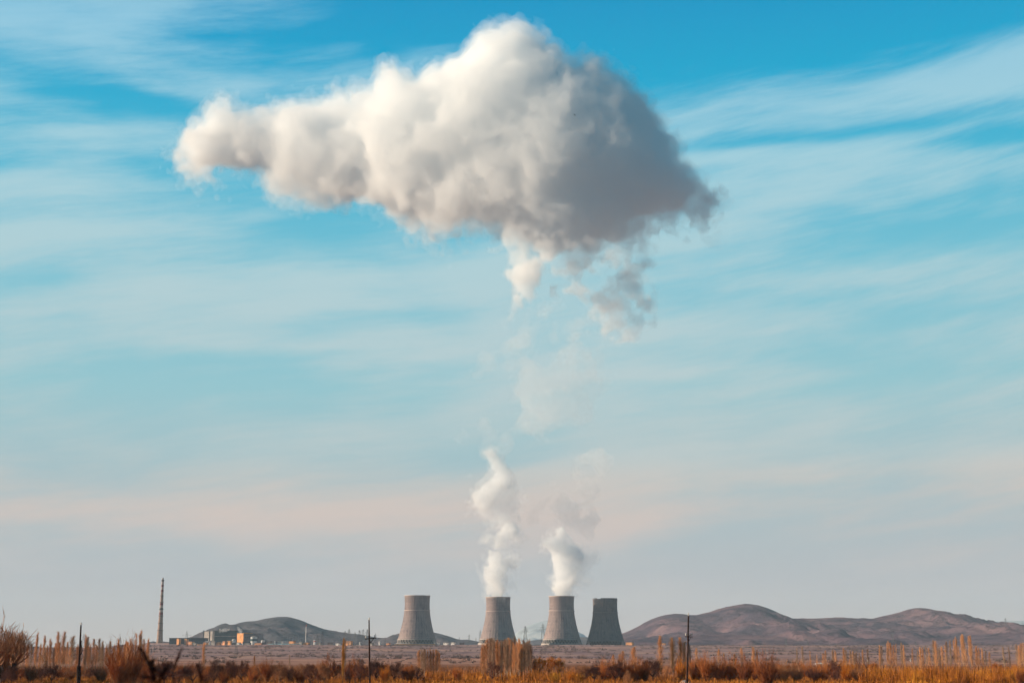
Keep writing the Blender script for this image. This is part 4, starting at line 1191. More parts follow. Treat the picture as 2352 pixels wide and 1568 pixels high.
# golden and lone poplars
put('poplar_tree', POP[3], 784.5, 1470, 1568, 13, 'golden leafy poplar left of the middle utility pole', 'poplar', 'lone poplars', (M_PTR, M_GOLD))
put('poplar_tree', POP[4], 791.5, 1464, 1556, 8, 'thin pale poplar just right of the golden one', 'poplar', 'lone poplars', (M_PTR, M_POPP))
put('poplar_tree', POP[1], 465.8, 1478, 1545, 9, 'lone slim poplar below the pale end of the big hall', 'poplar', 'lone poplars')
put('poplar_tree', POP[2], 583.6, 1505, 1540, 6, 'small gold poplar tip showing below the round tiered tank', 'poplar', 'lone poplars', (M_PTR, M_GOLD))
put('poplar_tree', POP[4], 664, 1503, 1540, 5, 'small pale poplar below the orange block by the silos', 'poplar', 'lone poplars', (M_PTR, M_POPP))
G2 = 'low poplar clump below the left cooling tower'
pops([(962, 1494, 1548, 10), (968, 1490, 1550, 10), (975, 1489, 1551, 11), (983, 1491, 1551, 10), (990, 1490, 1550, 9), (997, 1491, 1551, 10), (1003, 1490, 1550, 9), (1008, 1496, 1549, 8)],
     'one of the eight poplars in the low clump below the left cooling tower', G2, kinds=(0, 1, 3, 5))
G3 = 'tall poplar clump in front of the second cooling tower'
xs3 = [(420, 925), (455, 930), (505, 840), (530, 828), (560, 820), (592, 845), (620, 860), (655, 862), (690, 868), (725, 866), (760, 870), (790, 862), (815, 852), (845, 848), (872, 856), (905, 866), (940, 872), (975, 885), (1000, 878), (1030, 886), (1060, 880), (1095, 912), (540, 880), (640, 890), (740, 900), (860, 895), (960, 905)]
pops([(1033.6 + x * .1709, 1320.7 + y * .1709 + 1, 1552 + R3.uniform(-5, 5), 12, ('short left outlier of the tall poplar clump before the second cooling tower' if x == 420 else 'short right end poplar of the tall clump before the second cooling tower' if x == 1095 else 'one of the packed poplars in the tall clump before the second cooling tower')) for x, y in xs3], '', G3, kinds=(0, 1, 3, 5, 5))
G4 = 'big poplars left of the right utility pole'
pops([(1518, 1460, 1552, 15, 'widest tall poplar, leftmost of the big three by the right utility pole'), (1547, 1460, 1550, 14, 'middle one of the big three poplars by the right utility pole'),
      (1544, 1466, 1552, 10, 'thinner stem leaning on the middle big poplar by the right utility pole'), (1564, 1466, 1550, 12, 'third big poplar, just left of the right utility pole'), (1573, 1471, 1550, 10, 'slim poplar hidden half behind the right utility pole'),
      (1587.5, 1481, 1550, 6, 'very thin dark poplar just right of the right utility pole')], '', G4, kinds=(1, 3, 0))
G5 = 'smaller poplars around the right utility pole'
pops([(1431, 1495, 1535, 12, 'soft pale poplar below the right foot of the dark cooling tower'), (1455.5, 1484, 1538, 13, 'pale poplar below the orange building right of the dark cooling tower'), (1423, 1500, 1532, 8, 'faint short poplar left of the soft pale one'),
      (1410, 1503, 1532, 8, 'faintest short poplar under the dark cooling tower'), (1601, 1488, 1530, 6, 'short poplar two steps right of the right utility pole'), (1651.5, 1488, 1531, 7, 'lone gold poplar under the left shoulder of the main hill'),
      (1663, 1498, 1530, 4, 'tiny poplar right of the lone gold one under the main hill'), (1687.5, 1500, 1531, 5, 'tiny poplar between two gold ones under the main peak'), (1705, 1488, 1531, 8, 'gold poplar straight below the main peak'),
      (1732, 1486, 1532, 9, 'gold poplar right below the main peak, left of a pair'), (1740.5, 1491, 1532, 5, 'thin poplar right of the gold one under the main peak')], '', G5, (M_PTR, M_POP), kinds=(0, 1, 2))
G6 = 'long loose poplar row on the right'
c6 = lambda x: 1665.2 + x * .1709
c7 = lambda x: 1950 + x * .1709
v7 = lambda y: 1320.7 + y * .1709
row6 = [(970, 990, 26), (1050, 960, 34), (1150, 1010, 24), (1355, 1010, 26), (1465, 1000, 26), (1495, 1005, 26), (1610, 985, 34), (1640, 990, 30), (1700, 1010, 26), (1745, 1015, 24), (1320, 1040, 22), (1240, 1060, 18)]
row7 = [(195, 990, 24), (265, 980, 26), (410, 955, 34), (445, 950, 38), (540, 905, 36), (575, 895, 44), (610, 925, 28), (640, 930, 22), (725, 915, 34), (750, 925, 30), (870, 980, 24), (970, 970, 28), (1000, 960, 26), (1055, 960, 24), (1090, 970, 28),
        (1160, 880, 34), (1185, 885, 34), (1270, 950, 36), (1315, 930, 26), (1335, 900, 26), (1375, 870, 26), (1430, 860, 30), (1450, 835, 34), (1545, 800, 36), (1570, 788, 40), (1640, 825, 38), (1665, 815, 34), (1725, 945, 36),
        (1760, 980, 30), (1810, 980, 28), (1850, 1010, 26), (1910, 1030, 26), (2095, 960, 26), (2170, 950, 24), (2275, 935, 36), (2300, 930, 30), (2330, 900, 32), (2350, 910, 30), (60, 1010, 26), (105, 1020, 24), (150, 1030, 20), (930, 1000, 22), (1230, 960, 24), (1500, 960, 26), (1600, 960, 24)]
lb6 = 'one of the loose row of poplars under the right hand hills, none standing out'
s7 = {265: 'thin single poplar left of the dense pair under the saddle', 1160: 'left stem of the close poplar pair under the rounded hill', 1185: 'right stem of the close poplar pair under the rounded hill', 1375: 'pointed poplar left of the three tallest at right',
      1450: 'third tallest poplar at right, left of the two tallest', 1430: 'shorter twin pressed against the third tallest poplar at right', 1570: 'tallest poplar of the right hand row', 1545: 'slightly shorter twin left of the tallest poplar at right',
      1665: 'second tallest poplar, just right of the tallest one at right', 1640: 'twin left of the second tallest poplar at right', 2095: 'lone thin poplar near the right edge, left one of two', 2170: 'lone thin poplar near the right edge, right one of two'}
s6 = {970: 'gold poplar left of the dark topped tall one under the saddle', 1050: 'tall dark topped poplar under the saddle of the right hills', 1150: 'slim poplar right of the dark topped one under the saddle'}
pops([(c6(x), v7(y), 1541 + R3.uniform(-5, 5), w_ * .19, s6.get(x, lb6)) for x, y, w_ in row6], '', G6, kinds=(0, 1, 2, 4))
pops([(c7(x), v7(y), 1541 + R3.uniform(-5, 5), w_ * .20, s7.get(x, lb6)) for x, y, w_ in row7], '', G6, kinds=(0, 1, 2, 4, 5))

# ---- orchard trees with dark crooked limbs
G7 = 'dark bare orchard trees along the front'
orch = [
 (26, 1531, 1567, 22, 'dark orchard tree lowest at the left edge'), (118, 1525, 1566, 27, 'dark orchard tree with fanned limbs left of the left utility pole'), (87, 1536, 1560, 13, 'small dark orchard tree left of the fanned one'),
 (205, 1532, 1558, 16, 'small blurry orchard tree right of the left utility pole'), (377, 1518, 1568, 38, 'orchard tree just right of the blurred dark weed'), (443, 1521, 1568, 36, 'wide orchard tree below the orange stair blocks'),
 (411, 1534, 1566, 18, 'small orchard tree between two wide ones below the stair blocks'), (491, 1517, 1566, 30, 'orchard tree with a round crown below the big teal hall'), (529, 1518, 1560, 16, 'narrow orchard tree right of the round crowned one'),
 (554, 1517, 1561, 24, 'orchard tree with gnarled trunk below the orange end wall'), (641, 1523, 1566, 26, 'dark orchard tree right of the rusty brown one'), (712, 1526, 1568, 30, 'dark dense orchard tree right of the white mast'),
 (745, 1524, 1566, 18, 'brownish orchard tree left of the golden poplar'), (772, 1517, 1556, 18, 'orchard tree directly left of the golden poplar'), (804, 1523, 1566, 16, 'dark orchard tree right of the golden poplar'), (827, 1516, 1564, 24, 'orchard tree left of the middle utility pole'),
 (864, 1517, 1561, 32, 'well shaped orchard tree just right of the middle utility pole'), (905, 1520, 1562, 28, 'second orchard tree right of the middle utility pole'), (960, 1530, 1560, 26, 'dark orchard tree at the foot of the low poplar clump'),
 (1131, 1518, 1560, 30, 'dark crooked tree inside the foot of the tall poplar clump'), (1365, 1530, 1562, 26, 'dark tree below the gap between the last two cooling towers'), (1414, 1517, 1563, 30, 'dark tree with a bird nest below the dark cooling tower'),
 (1441, 1538, 1567, 15, 'small pale trunked tree right of the nest tree'), (1918, 1520, 1563, 26, 'dark knobbly tree under the saddle of the right hills'), (1500, 1516, 1558, 34, 'wide fan of bare branches left of the big three poplars'),
 (20, 1540, 1572, 26, 'low dark tree in the corner at the left edge'), (672, 1534, 1566, 18, 'small dark tree between the two dark orchard trees by the mast'), (585, 1530, 1560, 18, 'small dark tree left of the rusty brown one'),
 (930, 1538, 1562, 16, 'small dark bush tree left of the low poplar clump'), (1612, 1515, 1560, 28, 'brown tree just right of the right utility pole'), (1780, 1540, 1562, 18, 'small dark tree below the right flank of the main peak')]
for i, (u, vt, vb, w_, lb) in enumerate(orch):
    mm = None
    if 'brown' in lb or 'pale' in lb: mm = (M_LGT, M_BRN)
    put('orchard_tree', ORC[i % 4], u, vt, vb, w_ * 1.3, lb, 'tree', G7, mm)

# ---- rusty bushes
G8 = 'rusty bushes along the front'
bsh = [
 (270, 1486, 1572, 58, 0, 'left part of the huge orange brown bush with light stems', (M_LGT, M_RED)), (297, 1482, 1570, 56, 1, 'tallest part of the huge orange brown bush with light stems', (M_LGT, M_RED)), (322, 1500, 1568, 40, 2, 'right shoulder of the huge orange brown bush', (M_LGT, M_RED)),
 (345, 1518, 1564, 30, 1, 'rust bush behind the blurred dark weed', None), (612, 1514, 1562, 26, 0, 'rusty brown bush tree between dark orchard trees, below the silos', (M_LGT, M_RED)), (752, 1508, 1556, 30, 1, 'reddish bush behind the tree left of the golden poplar', None),
 (812, 1512, 1560, 22, 2, 'orange bush right of the golden poplar', (M_OTR, M_ORG)), (733, 1522, 1564, 22, 2, 'light brown bush left of the golden poplar trees', (M_LGT, M_BRN)), (885, 1528, 1566, 22, 0, 'low orange bush between two orchard trees by the middle pole', (M_LGT, M_ORG)),
 (940, 1534, 1562, 22, 2, 'low brown bush left of the low poplar clump', None), (1050, 1532, 1562, 20, 0, 'low rust bush between the two poplar clumps', None), (1392, 1518, 1560, 34, 1, 'rust bush left of the nest tree', None),
 (1432, 1514, 1560, 30, 0, 'rust bush right of the nest tree', None), (1462, 1514, 1560, 34, 1, 'rust bush below the pale poplar right of the towers', None), (1482, 1520, 1560, 26, 2, 'rust bush left of the wide bare fan', None),
 (1565, 1512, 1560, 26, 0, 'bright ochre bush at the foot of the third big poplar', (M_LGT, M_ORG)), (1598, 1514, 1560, 30, 1, 'rust bush right of the right utility pole', None), (1625, 1506, 1562, 34, 0, 'tall rust bush, second right of the right utility pole', None),
 (1655, 1512, 1562, 34, 1, 'rust bush below the lone gold poplar', None), (1682, 1509, 1562, 32, 0, 'rust bush left below the main peak', None), (1712, 1511, 1563, 34, 1, 'rust bush directly below the main peak', None), (1735, 1516, 1560, 26, 2, 'narrow rust bush right of the main peak', None),
 (1762, 1504, 1570, 44, 1, 'large light stemmed bush right below the main peak', (M_LGT, M_RED)), (1800, 1520, 1560, 32, 0, 'brown bush below the right flank of the main peak', (M_LGT, M_BRN)), (1830, 1526, 1560, 30, 1, 'brown bush left of the low dark thicket', (M_OTR, M_BRN)),
 (1870, 1530, 1562, 34, 0, 'low dark bush under the white boat-like object', (M_OTR, M_ORC)), (1895, 1524, 1562, 26, 2, 'rust bush left of the dark knobbly tree', None), (1945, 1518, 1560, 30, 1, 'orange rust bush right of the dark knobbly tree', (M_OTR, M_ORG)),
 (1972, 1528, 1562, 30, 0, 'dull brown bush before the round red dome', (M_OTR, M_BRN)), (1340, 1528, 1560, 24, 2, 'thin brown bush below the third cooling tower', (M_LGT, M_BRN)), (2350, 1530, 1570, 30, 1, 'rust bush cut by the right edge', None),
 (70, 1530, 1562, 30, 2, 'low brown bush between orchard trees near the left edge', (M_OTR, M_BRN)), (160, 1534, 1560, 26, 0, 'low brown bush directly left of the left utility pole', (M_OTR, M_BRN)), (232, 1528, 1562, 30, 2, 'low dull bush left of the huge orange brown bush', (M_OTR, M_BRN)),
 (472, 1532, 1564, 24, 2, 'low rust bush between the orchard trees below the big hall', None), (515, 1536, 1566, 24, 0, 'low rust bush below the teal hall', None), (582, 1536, 1564, 24, 1, 'low rust bush below the orange end wall', None), (690, 1538, 1566, 26, 0, 'low rust bush below the white mast', None),
 (1275, 1544, 1566, 22, 2, 'low golden bush before the orange domes', (M_LGT, M_GOLD)), (1315, 1540, 1564, 20, 2, 'low ochre bush right of the orange domes', (M_LGT, M_ORG)), (1330, 1546, 1567, 20, 2, 'golden bush under the dark gap tree', (M_LGT, M_GOLD))]
for (u, vt, vb, w_, k_, lb, mm) in bsh:
    put('bush', BSH[k_], u, vt, vb, w_, lb, 'bush', G8, mm)
G9 = 'thicket of bare bushes between the orchard trees'
SECT = [(325, 470, 9, 'one of the tangled bare bushes between the blurred weed and the lone slim poplar'), (470, 625, 10, 'one of the tangled bare bushes below the big teal hall and orange end wall'),
        (625, 780, 10, 'one of the tangled bare bushes between the silos and the golden poplar'), (795, 955, 10, 'one of the tangled bare bushes around the middle utility pole'), (1340, 1500, 9, 'one of the tangled bare bushes below and right of the dark cooling tower'),
        (1590, 1990, 26, 'one of the tangled bare bushes under the two right hand hills'), (10, 240, 10, 'one of the tangled bare bushes among the orchard trees at far left')]
for u0, u1, n_, lb in SECT:
    for i in range(n_):
        u = u0 + (u1 - u0) * (i + R3.random() * .9) / n_
        right = u > 1330
        vt = R3.uniform(1516, 1530) if right else R3.uniform(1523, 1536)
        q = R3.random()
        if q < .45: put('bush', BSH[R3.randrange(3)], u, vt, R3.uniform(1550, 1561), R3.uniform(22, 34), lb, 'bush', G9, (M_OTR, R3.choice([M_RED, M_BRN, M_RED, M_ORC])))
        else: put('bush', ORC[R3.randrange(4)], u, vt, R3.uniform(1550, 1561), R3.uniform(22, 36), lb, 'bush', G9, (M_OTR, R3.choice([M_RED, M_BRN, M_ORC, M_RED])))
for i, (u, vt, vb, w_, lb) in enumerate(((1237, 1511, 1548, 36, 'left orange dome of the twin domed trees below the third cooling tower'), (1262, 1508, 1547, 30, 'middle orange dome below the third cooling tower'), (1284, 1511, 1547, 32, 'right orange dome below the third cooling tower'),
        (1222, 1517, 1548, 24, 'small orange dome touching the tall poplar clump'), (2007, 1521, 1549, 24, 'round red domed tree under the left flank of the rounded hill'), (2290, 1523, 1546, 24, 'faint rusty dome near the right edge'))):
    put('domed_tree', DOM[i % 2], u, vt, vb, w_, lb, 'tree', 'round domed trees', (M_OTR, M_RED if i > 3 else M_ORG))
print('trees', time.time() - T0)

# ------------------------------------------------------------------ reeds and dry grass (nobody could count the blades)
def blades(name, n, zone, hr, m, seed, w0=.03, clump=None, lean=.18):
    rng = np.random.default_rng(seed)
    U = zone[0] + (zone[1] - zone[0]) * rng.random(n); D = zone[2] + (zone[3] - zone[2]) * rng.random(n) ** 1.1
    x = (U - 1176) / FP * D; y = D
    if clump:
        k = wav(x, y, clump, 3, 3); keep = k > -0.25 + .5 * rng.random(n); x, y = x[keep], y[keep]
    n = len(x)
    z = ground_z(x, y) - .05
    patch = 0.80 + 0.75 * wav(x, y, 11, 2, 3) + .25 * wav(x, y, 3, 4, 2)
    h = (hr[0] + (hr[1] - hr[0]) * rng.random(n)) * np.clip(patch, .35, 1.5)
    A = np.stack([x, y, z], 1); d = rng.standard_normal((n, 3)) * [lean, lean, 0] + [0.05, 0, 1]
    B = A + d * h[:, None]
    V, F = ribbons(A, B, w0 * (0.6 + .8 * rng.random(n)), w0 * .25, rng)
    return tag(mesh_np(name, V, F, m), kind='stuff')
def blade_mat(name, stops):
    m = bpy.data.materials.new(name); m.use_nodes = True
    t = NT(m.node_tree)
    P = t.n('ShaderNodeNewGeometry').outputs['Position']
    a = t.n('ShaderNodeTexNoise', Vector=P, Scale=0.11, Detail=4.0, Roughness=.6).outputs[0]
    b_ = t.n('ShaderNodeTexNoise', Vector=P, Scale=2.5, Detail=3.0).outputs[0]
    f = t.math('ADD', t.math('MULTIPLY', a, .65), t.math('MULTIPLY', b_, .35))
    c = t.ramp(f, stops)
    bb = t.n('ShaderNodeBsdfPrincipled', Base__Color=c, Roughness=.8)
    bb.inputs['Specular IOR Level'].default_value = .15
    t.n('ShaderNodeOutputMaterial', Surface=bb.outputs[0])
    return m
GM = blade_mat('dry_grass_blades', [(.36, (.13, .04, .012, 1)), (.46, (.34, .11, .018, 1)), (.55, (.56, .20, .024, 1)), (.65, (.70, .34, .05, 1))])
RM = blade_mat('reed_blades', [(.38, (.09, .03, .012, 1)), (.47, (.30, .09, .014, 1)), (.55, (.54, .19, .02, 1)), (.64, (.70, .32, .035, 1))])
RM2 = blade_mat('red_reed_blades', [(.38, (.20, .06, .02, 1)), (.5, (.50, .17, .025, 1)), (.62, (.66, .28, .03, 1))])
BM = blade_mat('brush_twigs', [(.38, (.17, .07, .045, 1)), (.5, (.40, .15, .065, 1)), (.62, (.60, .26, .08, 1))])
blades('dry_grass', 70000, (-80, 2440, 232, 318), (.25, .8), GM, 1, .035)
blades('golden_reeds', 26000, (1950, 2345, 246, 296), (1.0, 2.1), RM, 2, .035, clump=9, lean=.10)
blades('red_reeds', 15000, (1940, 2440, 272, 310), (1.3, 2.5), RM2, 3, .035, clump=8, lean=.12)
blades('orange_reeds', 16000, (980, 1360, 275, 340), (.6, 1.6), RM2, 4, .035, clump=7, lean=.12)
blades('underbrush', 42000, (-60, 1330, 285, 450), (.4, 1.4), BM, 5, .025, clump=12, lean=.35)
blades('underbrush', 30000, (1330, 2420, 285, 440), (.6, 1.9), BM, 6, .025, clump=12, lean=.35)
print('reeds', time.time() - T0)

# ------------------------------------------------------------------ utility poles
WOOD = mat('creosoted_wood', (0.085, 0.038, 0.028), col2=(0.030, 0.016, 0.014), scale=1.5, bump=.3)
WOODL = mat('pale_wood_top', (0.42, 0.28, 0.20), scale=2)
PORC = mat('white_porcelain', (0.78, 0.74, 0.66), rough=.3, scale=2)
IRON = mat('rusty_iron', (0.10, 0.05, 0.035), scale=3)
CONP = mat('concrete_stub', (0.07, 0.05, 0.045), scale=2)
def insulator(x, z, root, h=.42, y=0.0):
    MB().lathe([(.03, z), (.03, z + .08), (.105, z + .08), (.115, z + .16), (.07, z + .19), (.10, z + .24), (.095, z + .32), (.05, z + h), (0.01, z + h + .02)], 12, c=(x, y)).build('insulator', PORC, root, smooth=True)
GP = 'utility poles standing in the front field'
def px_local(u, v, D, root):
    return Vector(at(u, v, D)) - root.location
# middle pole
D = 238; root = empty('utility_pole', (at(849, 1560, D).x, D, gz(at(849, 1560, D).x, D)))
tag(root, 'wooden utility pole with a crossarm tilting up to the right, nearest the golden poplar', 'utility pole', GP)
L = lambda u, v: px_local(u, v, D, root)
t_ = L(847.6, 1423.5); b_ = L(849.8, 1572); b_.z = -.4
MB().bar(b_, t_, .17, .105, n=12).build('post', WOOD, root, smooth=False)
MB().bar(t_, t_ + Vector((0, 0, .12)), .08, .05, n=8).build('pin', WOODL, root)
insulator(t_.x + .03, t_.z + .08, root, .34)
MB().bar(L(838.2, 1466.8), L(863.8, 1464.2), .10, n=4).build('crossarm', WOOD, root)
MB().bar(L(858.5, 1465), L(850.6, 1476), .065, n=4).build('brace', WOOD, root)
MB().bar(L(849, 1468), L(852.5, 1476.5), .05, n=4).build('brace', WOOD, root)
MB().bar(L(849.5, 1475), L(854.5, 1474.6), .04, n=4).build('bolt', IRON, root)
for u_, v_ in ((840.4, 1466.0), (860.9, 1463.9)):
    q = L(u_, v_); insulator(q.x, q.z + .06, root, .40)
# right pole
root = empty('utility_pole', (at(1579, 1560, D).x, D, gz(at(1579, 1560, D).x, D)))
tag(root, 'wooden utility pole with white insulators rising in front of the right hills', 'utility pole', GP)
L = lambda u, v: px_local(u, v, D, root)
t_ = L(1581.3, 1413.5); b_ = L(1577.6, 1572); b_.z = -.4
MB().bar(b_, t_, .18, .125, n=12).build('post', WOOD, root)
insulator(t_.x, t_.z + .0, root, .55)
MB().bar(L(1573.6, 1461.2), L(1590.9, 1461.8), .095, n=4).build('crossarm', WOOD, root)
MB().bar(L(1587.5, 1462), L(1582.6, 1470.5), .06, n=4).build('brace', WOOD, root)
MB().bar(L(1580.8, 1463), L(1583, 1472), .055, n=4).build('brace', WOOD, root)
for u_ in (1575.5, 1588.7):
    q = L(u_, 1460.4); insulator(q.x, q.z + .05, root, .46)
for u_ in (1578.3, 1584.5):
    q = L(u_, 1460.4); insulator(q.x, q.z + .03, root, .20)
# left pole with its spliced foot and broken arm
D = 225; root = empty('utility_pole', (at(182, 1560, D).x, D, gz(at(182, 1560, D).x, D)))
tag(root, 'leaning dark utility pole without crossarm, a broken stay hanging at its side, at the left', 'utility pole', GP)
L = lambda u, v: px_local(u, v, D, root)
t_ = L(186.0, 1434.5); m_ = L(182.0, 1532); f_ = L(178.9, 1572); f_.z = -.4
MB().bar(L(179.4, 1566), t_, .19, .12, n=12).build('post', WOOD, root)
MB().bar(f_, L(181.3, 1528) + Vector((-.12, -.28, 0)), .16, .15, n=8).build('footing_post', CONP, root)
f2 = L(183.3, 1572); f2.z = -.4
MB().bar(f2, L(184.0, 1528) + Vector((.10, -.28, 0)), .14, .13, n=8).build('footing_post', CONP, root)
for v_ in (1532, 1552):
    q = L(181.8, v_); MB().lathe([(.36, q.z), (.36, q.z + .12), (.30, q.z + .12), (.30, q.z), (.36, q.z)], 12, c=(q.x, q.y)).build('wire_band', IRON, root)
insulator(t_.x, t_.z + .02, root, .36)
MB().bar(L(183, 1431.4), L(190.5, 1432.2), .028, n=4).build('wire_end', IRON, root)
A = MB(); pts = [L(187.3, 1470), L(186.0, 1480), L(188.0, 1487), L(188.6, 1494), L(186.8, 1500), L(184.2, 1503)]
for p_, q_ in zip(pts[:-1], pts[1:]): A.bar(p_, q_, .085, .085, n=6)
A.build('broken_arm', WOOD, root)
q = L(187.2, 1458.5); MB().bar(L(185.2, 1459.5), q, .05, .07, n=6).build('hook', IRON, root)
# small distant posts
for (u, vt, vb, lb) in ((1993, 1514, 1527, 'thin white post on the far plain behind the right reeds'), (2091.8, 1511.5, 1527.5, 'white post with a short arm on the far plain at right'),):
    D_ = 700; r_ = empty('post', tuple(at(u, vb, D_))); tag(r_, lb, 'post')
    hh = (vb - vt) * mpp(D_); MB().bar((0, 0, -3), (0, 0, hh), .16, .11, n=8).build('shaft', PORC, r_); MB().bar((-.5, 0, hh * .7), (.5, 0, hh * .7), .08, n=4).build('arm', PORC, r_)

# ------------------------------------------------------------------ nest, boulder, white shed far right
p = at(1413.5, 1529.5, HC * FP / 73); ne = MB(); rg = random.Random(4)
for i in range(60):
    a = rg.random() * 6.28; rr = rg.uniform(.12, .34); z = rg.uniform(-.14, .16)
    ne.bar((math.cos(a) * rr, math.sin(a) * rr, z), (math.cos(a + 1.1) * rr, math.sin(a + 1.1) * rr, z + rg.uniform(-.08, .1)), .035, n=3)
o = ne.build('bird_nest', IRON); o.location = p; tag(o, 'round dark bird nest in the tree below the dark cooling tower', 'nest')
def boulder(u, v, D, r, m, lb, sq=.55):
    bm = bmesh.new(); bmesh.ops.create_icosphere(bm, subdivisions=3, radius=r); rr = random.Random(int(u))
    ph = [rr.random() * 6 for _ in range(6)]
    for vv in bm.verts:
        c = vv.co / r
        vv.co *= 1 + .16 * math.sin(3.1 * c.x + ph[0]) + .12 * math.sin(4.7 * c.y + ph[1]) + .08 * math.sin(8 * c.z + ph[2] + 5 * c.x)
        vv.co.z *= sq
    me = bpy.data.meshes.new('boulder'); bm.to_mesh(me); bm.free(); me.materials.append(m)
    o = bpy.data.objects.new('boulder', me); COL.objects.link(o); p = at(u, v, D); o.location = (p.x, D, gz(p.x, D) + r * sq * .55); tag(o, lb, 'boulder')
boulder(1571, 1560, 255, .75, mat('pale_stone', (.45, .38, .34), col2=(.22, .18, .17), scale=2, bump=.4), 'pale stone heap at the foot of the right utility pole')
boulder(1579, 1561, 256, .55, bpy.data.materials['pale_stone'], 'smaller pale stone behind the right utility pole')
sh_ = empty('shed', tuple(at(1884, 1527.5, 520))); tag(sh_, 'tiny white roofed hut among the bushes below the saddle', 'shed')
MB().box(-1.1, 1.1, 0, 1.6, -2, .5).build('wall', PAL['pale'], sh_)
MB().add([(-1.6, -.3, .5), (1.6, -.3, .5), (1.0, .8, 1.0), (-1.0, .8, 1.0), (-1.6, 1.9, .5), (1.6, 1.9, .5)], [(0, 1, 2, 3), (3, 2, 5, 4), (0, 3, 4), (1, 5, 2)]).build('roof', PAL['white'], sh_)

# ------------------------------------------------------------------ two birds
BIRD = mat('dark_feathers', (0.02, 0.022, 0.028), scale=5)
def bird(u, v, D, s, rz, pitch, lb):
    B_ = MB()
    prof = [(.0, -.30), (.05, -.26), (.085, -.14), (.10, 0), (.08, .14), (.045, .22), (.055, .27), (.04, .33), (.008, .39)]
    b = len(B_.v)
    for (r, z) in prof:
        for i in range(8):
            a = 2 * PI * i / 8; B_.v.append((r * math.cos(a), z, r * math.sin(a)))
    for k in range(len(prof) - 1):
        for i in range(8): B_.f.append((b + k * 8 + i, b + k * 8 + (i + 1) % 8, b + (k + 1) * 8 + (i + 1) % 8, b + (k + 1) * 8 + i)); B_.m.append(0)
    for sgn in (-1, 1):       # cambered wings in three panels, and the tail
        W = [(.05, .13, .03), (.36, .20, .16), (.80, .04, .06), (.74, -.05, .055), (.36, -.08, .14), (.05, -.10, .02)]
        top = [(x * sgn, y, z + .012) for x, y, z in W]; bot = [(x * sgn, y, z - .006) for x, y, z in W]
        B_.add(top + bot, [(0, 1, 4, 5), (1, 2, 3, 4), (6, 11, 10, 7), (7, 10, 9, 8)] + [(i, (i + 1) % 6, 6 + (i + 1) % 6, 6 + i) for i in range(6)])
    B_.add([(-.04, -.24, .01), (.04, -.24, .01), (.12, -.50, .01), (-.12, -.50, .01), (-.04, -.24, -.01), (.04, -.24, -.01), (.12, -.50, -.01), (-.12, -.50, -.01)], [(0, 1, 2, 3), (7, 6, 5, 4), (0, 4, 5, 1), (1, 5, 6, 2), (2, 6, 7, 3), (3, 7, 4, 0)])
    o = B_.build('bird', BIRD); o.location = at(u, v, D); o.scale = (s,) * 3; o.rotation_euler = (R(pitch), R(20), R(rz)); tag(o, lb, 'bird', 'birds flying before the cloud')
bird(900.5, 198, 300, .38, 70, 60, 'tiny dark bird flying before the upper left bulge of the cloud')
bird(1319.7, 264, 290, .44, 20, 75, 'tiny dark bird flying before the shaded middle of the cloud')

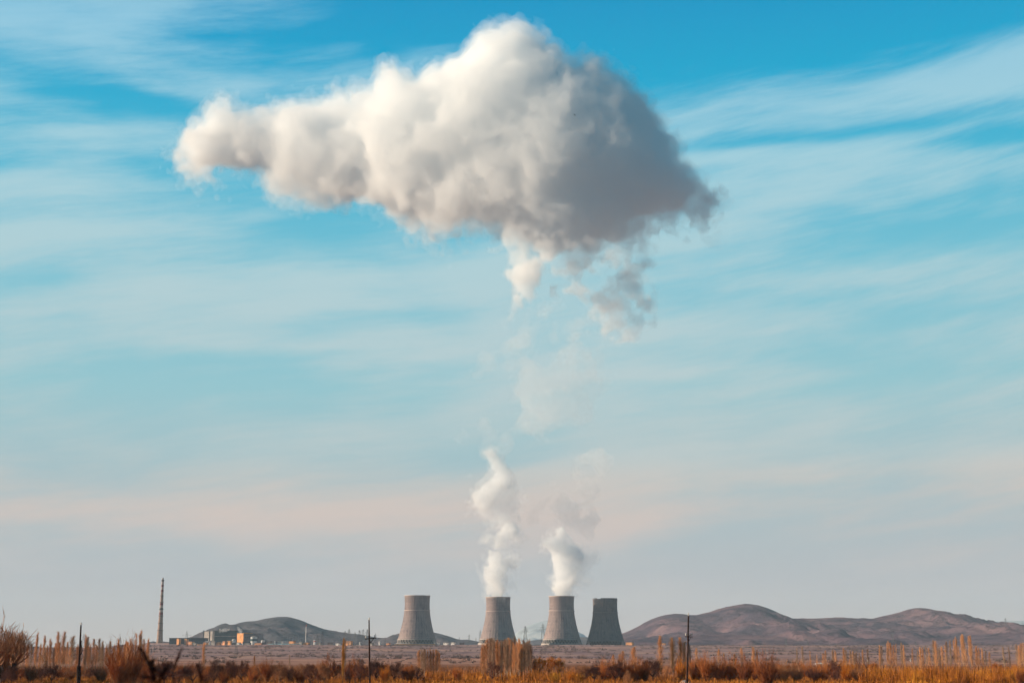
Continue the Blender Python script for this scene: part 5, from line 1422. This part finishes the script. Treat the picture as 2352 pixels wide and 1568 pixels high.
# ------------------------------------------------------------------ blurred dock weed close to the lens
WEED = mat('dry_dock_seeds', (0.060, 0.014, 0.010), col2=(0.020, 0.006, 0.005), scale=30)
def weed(stalks, D, lb, dens=1.0, seed=5, fat=1.0):
    rg = np.random.default_rng(seed)
    base = at(stalks[0][0][0], 1600, D); root = empty('dock_weed', (base.x, D, 0.0)); tag(root, lb, 'weed', 'dry weeds close to the camera')
    loc = np.array(root.location); k = mpp(D)
    for st in stalks:
        P_ = [np.array(at(u, v, D)) - loc for u, v, _ in st]; W_ = [w_ for _, _, w_ in st]
        S_ = MB()
        for a, b in zip(P_[:-1], P_[1:]): S_.bar(a, b, k * .45, k * .35, n=6)
        S_.build('stalk', WEED, root)
        vs = []; fs = []
        for a, b, wa, wb in zip(P_[:-1], P_[1:], W_[:-1], W_[1:]):
            n = int(np.linalg.norm(b - a) / k * 2.2 * dens)
            for i in range(n):
                t = rg.random(); w_ = (wa + (wb - wa) * t) * k
                if w_ <= 0.2 * k: continue
                c = a + (b - a) * t + rg.standard_normal(3) * w_ * .42
                s = k * (1.2 + 1.5 * rg.random()) * fat; q = rg.standard_normal((6, 3)); q /= np.linalg.norm(q, axis=1, keepdims=True)
                o_ = len(vs); ax_ = [np.array(v_) for v_ in ((1, 0, 0), (-1, 0, 0), (0, 1, 0), (0, -1, 0), (0, 0, 1.3), (0, 0, -1.3))]
                vs += [c + (v_ + q[j] * .35) * s for j, v_ in enumerate(ax_)]
                for f_ in ((0, 2, 4), (2, 1, 4), (1, 3, 4), (3, 0, 4), (2, 0, 5), (1, 2, 5), (3, 1, 5), (0, 3, 5)): fs.append(tuple(o_ + j for j in f_))
        if vs: mesh_np('seed_head', np.array(vs), fs, WEED, root)
    return root
weed([[(392, 3440, 0), (372, 1640, 0), (365, 1590, 4), (352, 1555, 6), (345, 1535, 8), (341, 1520, 5), (336, 1512, 7), (330, 1500, 8), (325, 1492, 5), (320, 1487, 3)],
      [(352, 1560, 3), (348, 1530, 5), (349, 1518, 5), (355, 1513, 3)], [(356, 1540, 4), (347, 1526, 6), (350, 1516, 4)], [(345, 1554, 4), (332, 1553, 5), (325, 1553, 2)], [(362, 1575, 4), (372, 1548, 6), (383, 1532, 5), (388, 1524, 2)]],
     2.3, 'dark blurred seed spike bending left, in front of the orange brown bush', 1.6, 5, .85)
weed([[(412, 3180, 0), (395, 1640, 0), (400, 1570, 3), (396, 1545, 2), (404, 1515, 1.5), (409, 1506, 3), (415, 1494, 1.5), (419, 1484, 2)], [(400, 1535, 1), (411, 1509, 3), (413, 1500, 2)], [(486, 3180, 0), (470, 1640, 0), (463, 1575, 5), (461, 1552, 5), (457, 1536, 2), (454, 1526, 1)]],
     2.6, 'fainter blurred reddish weed leaning right beside the dark spike', 0.9, 6, .75)
print('all', time.time() - T0)
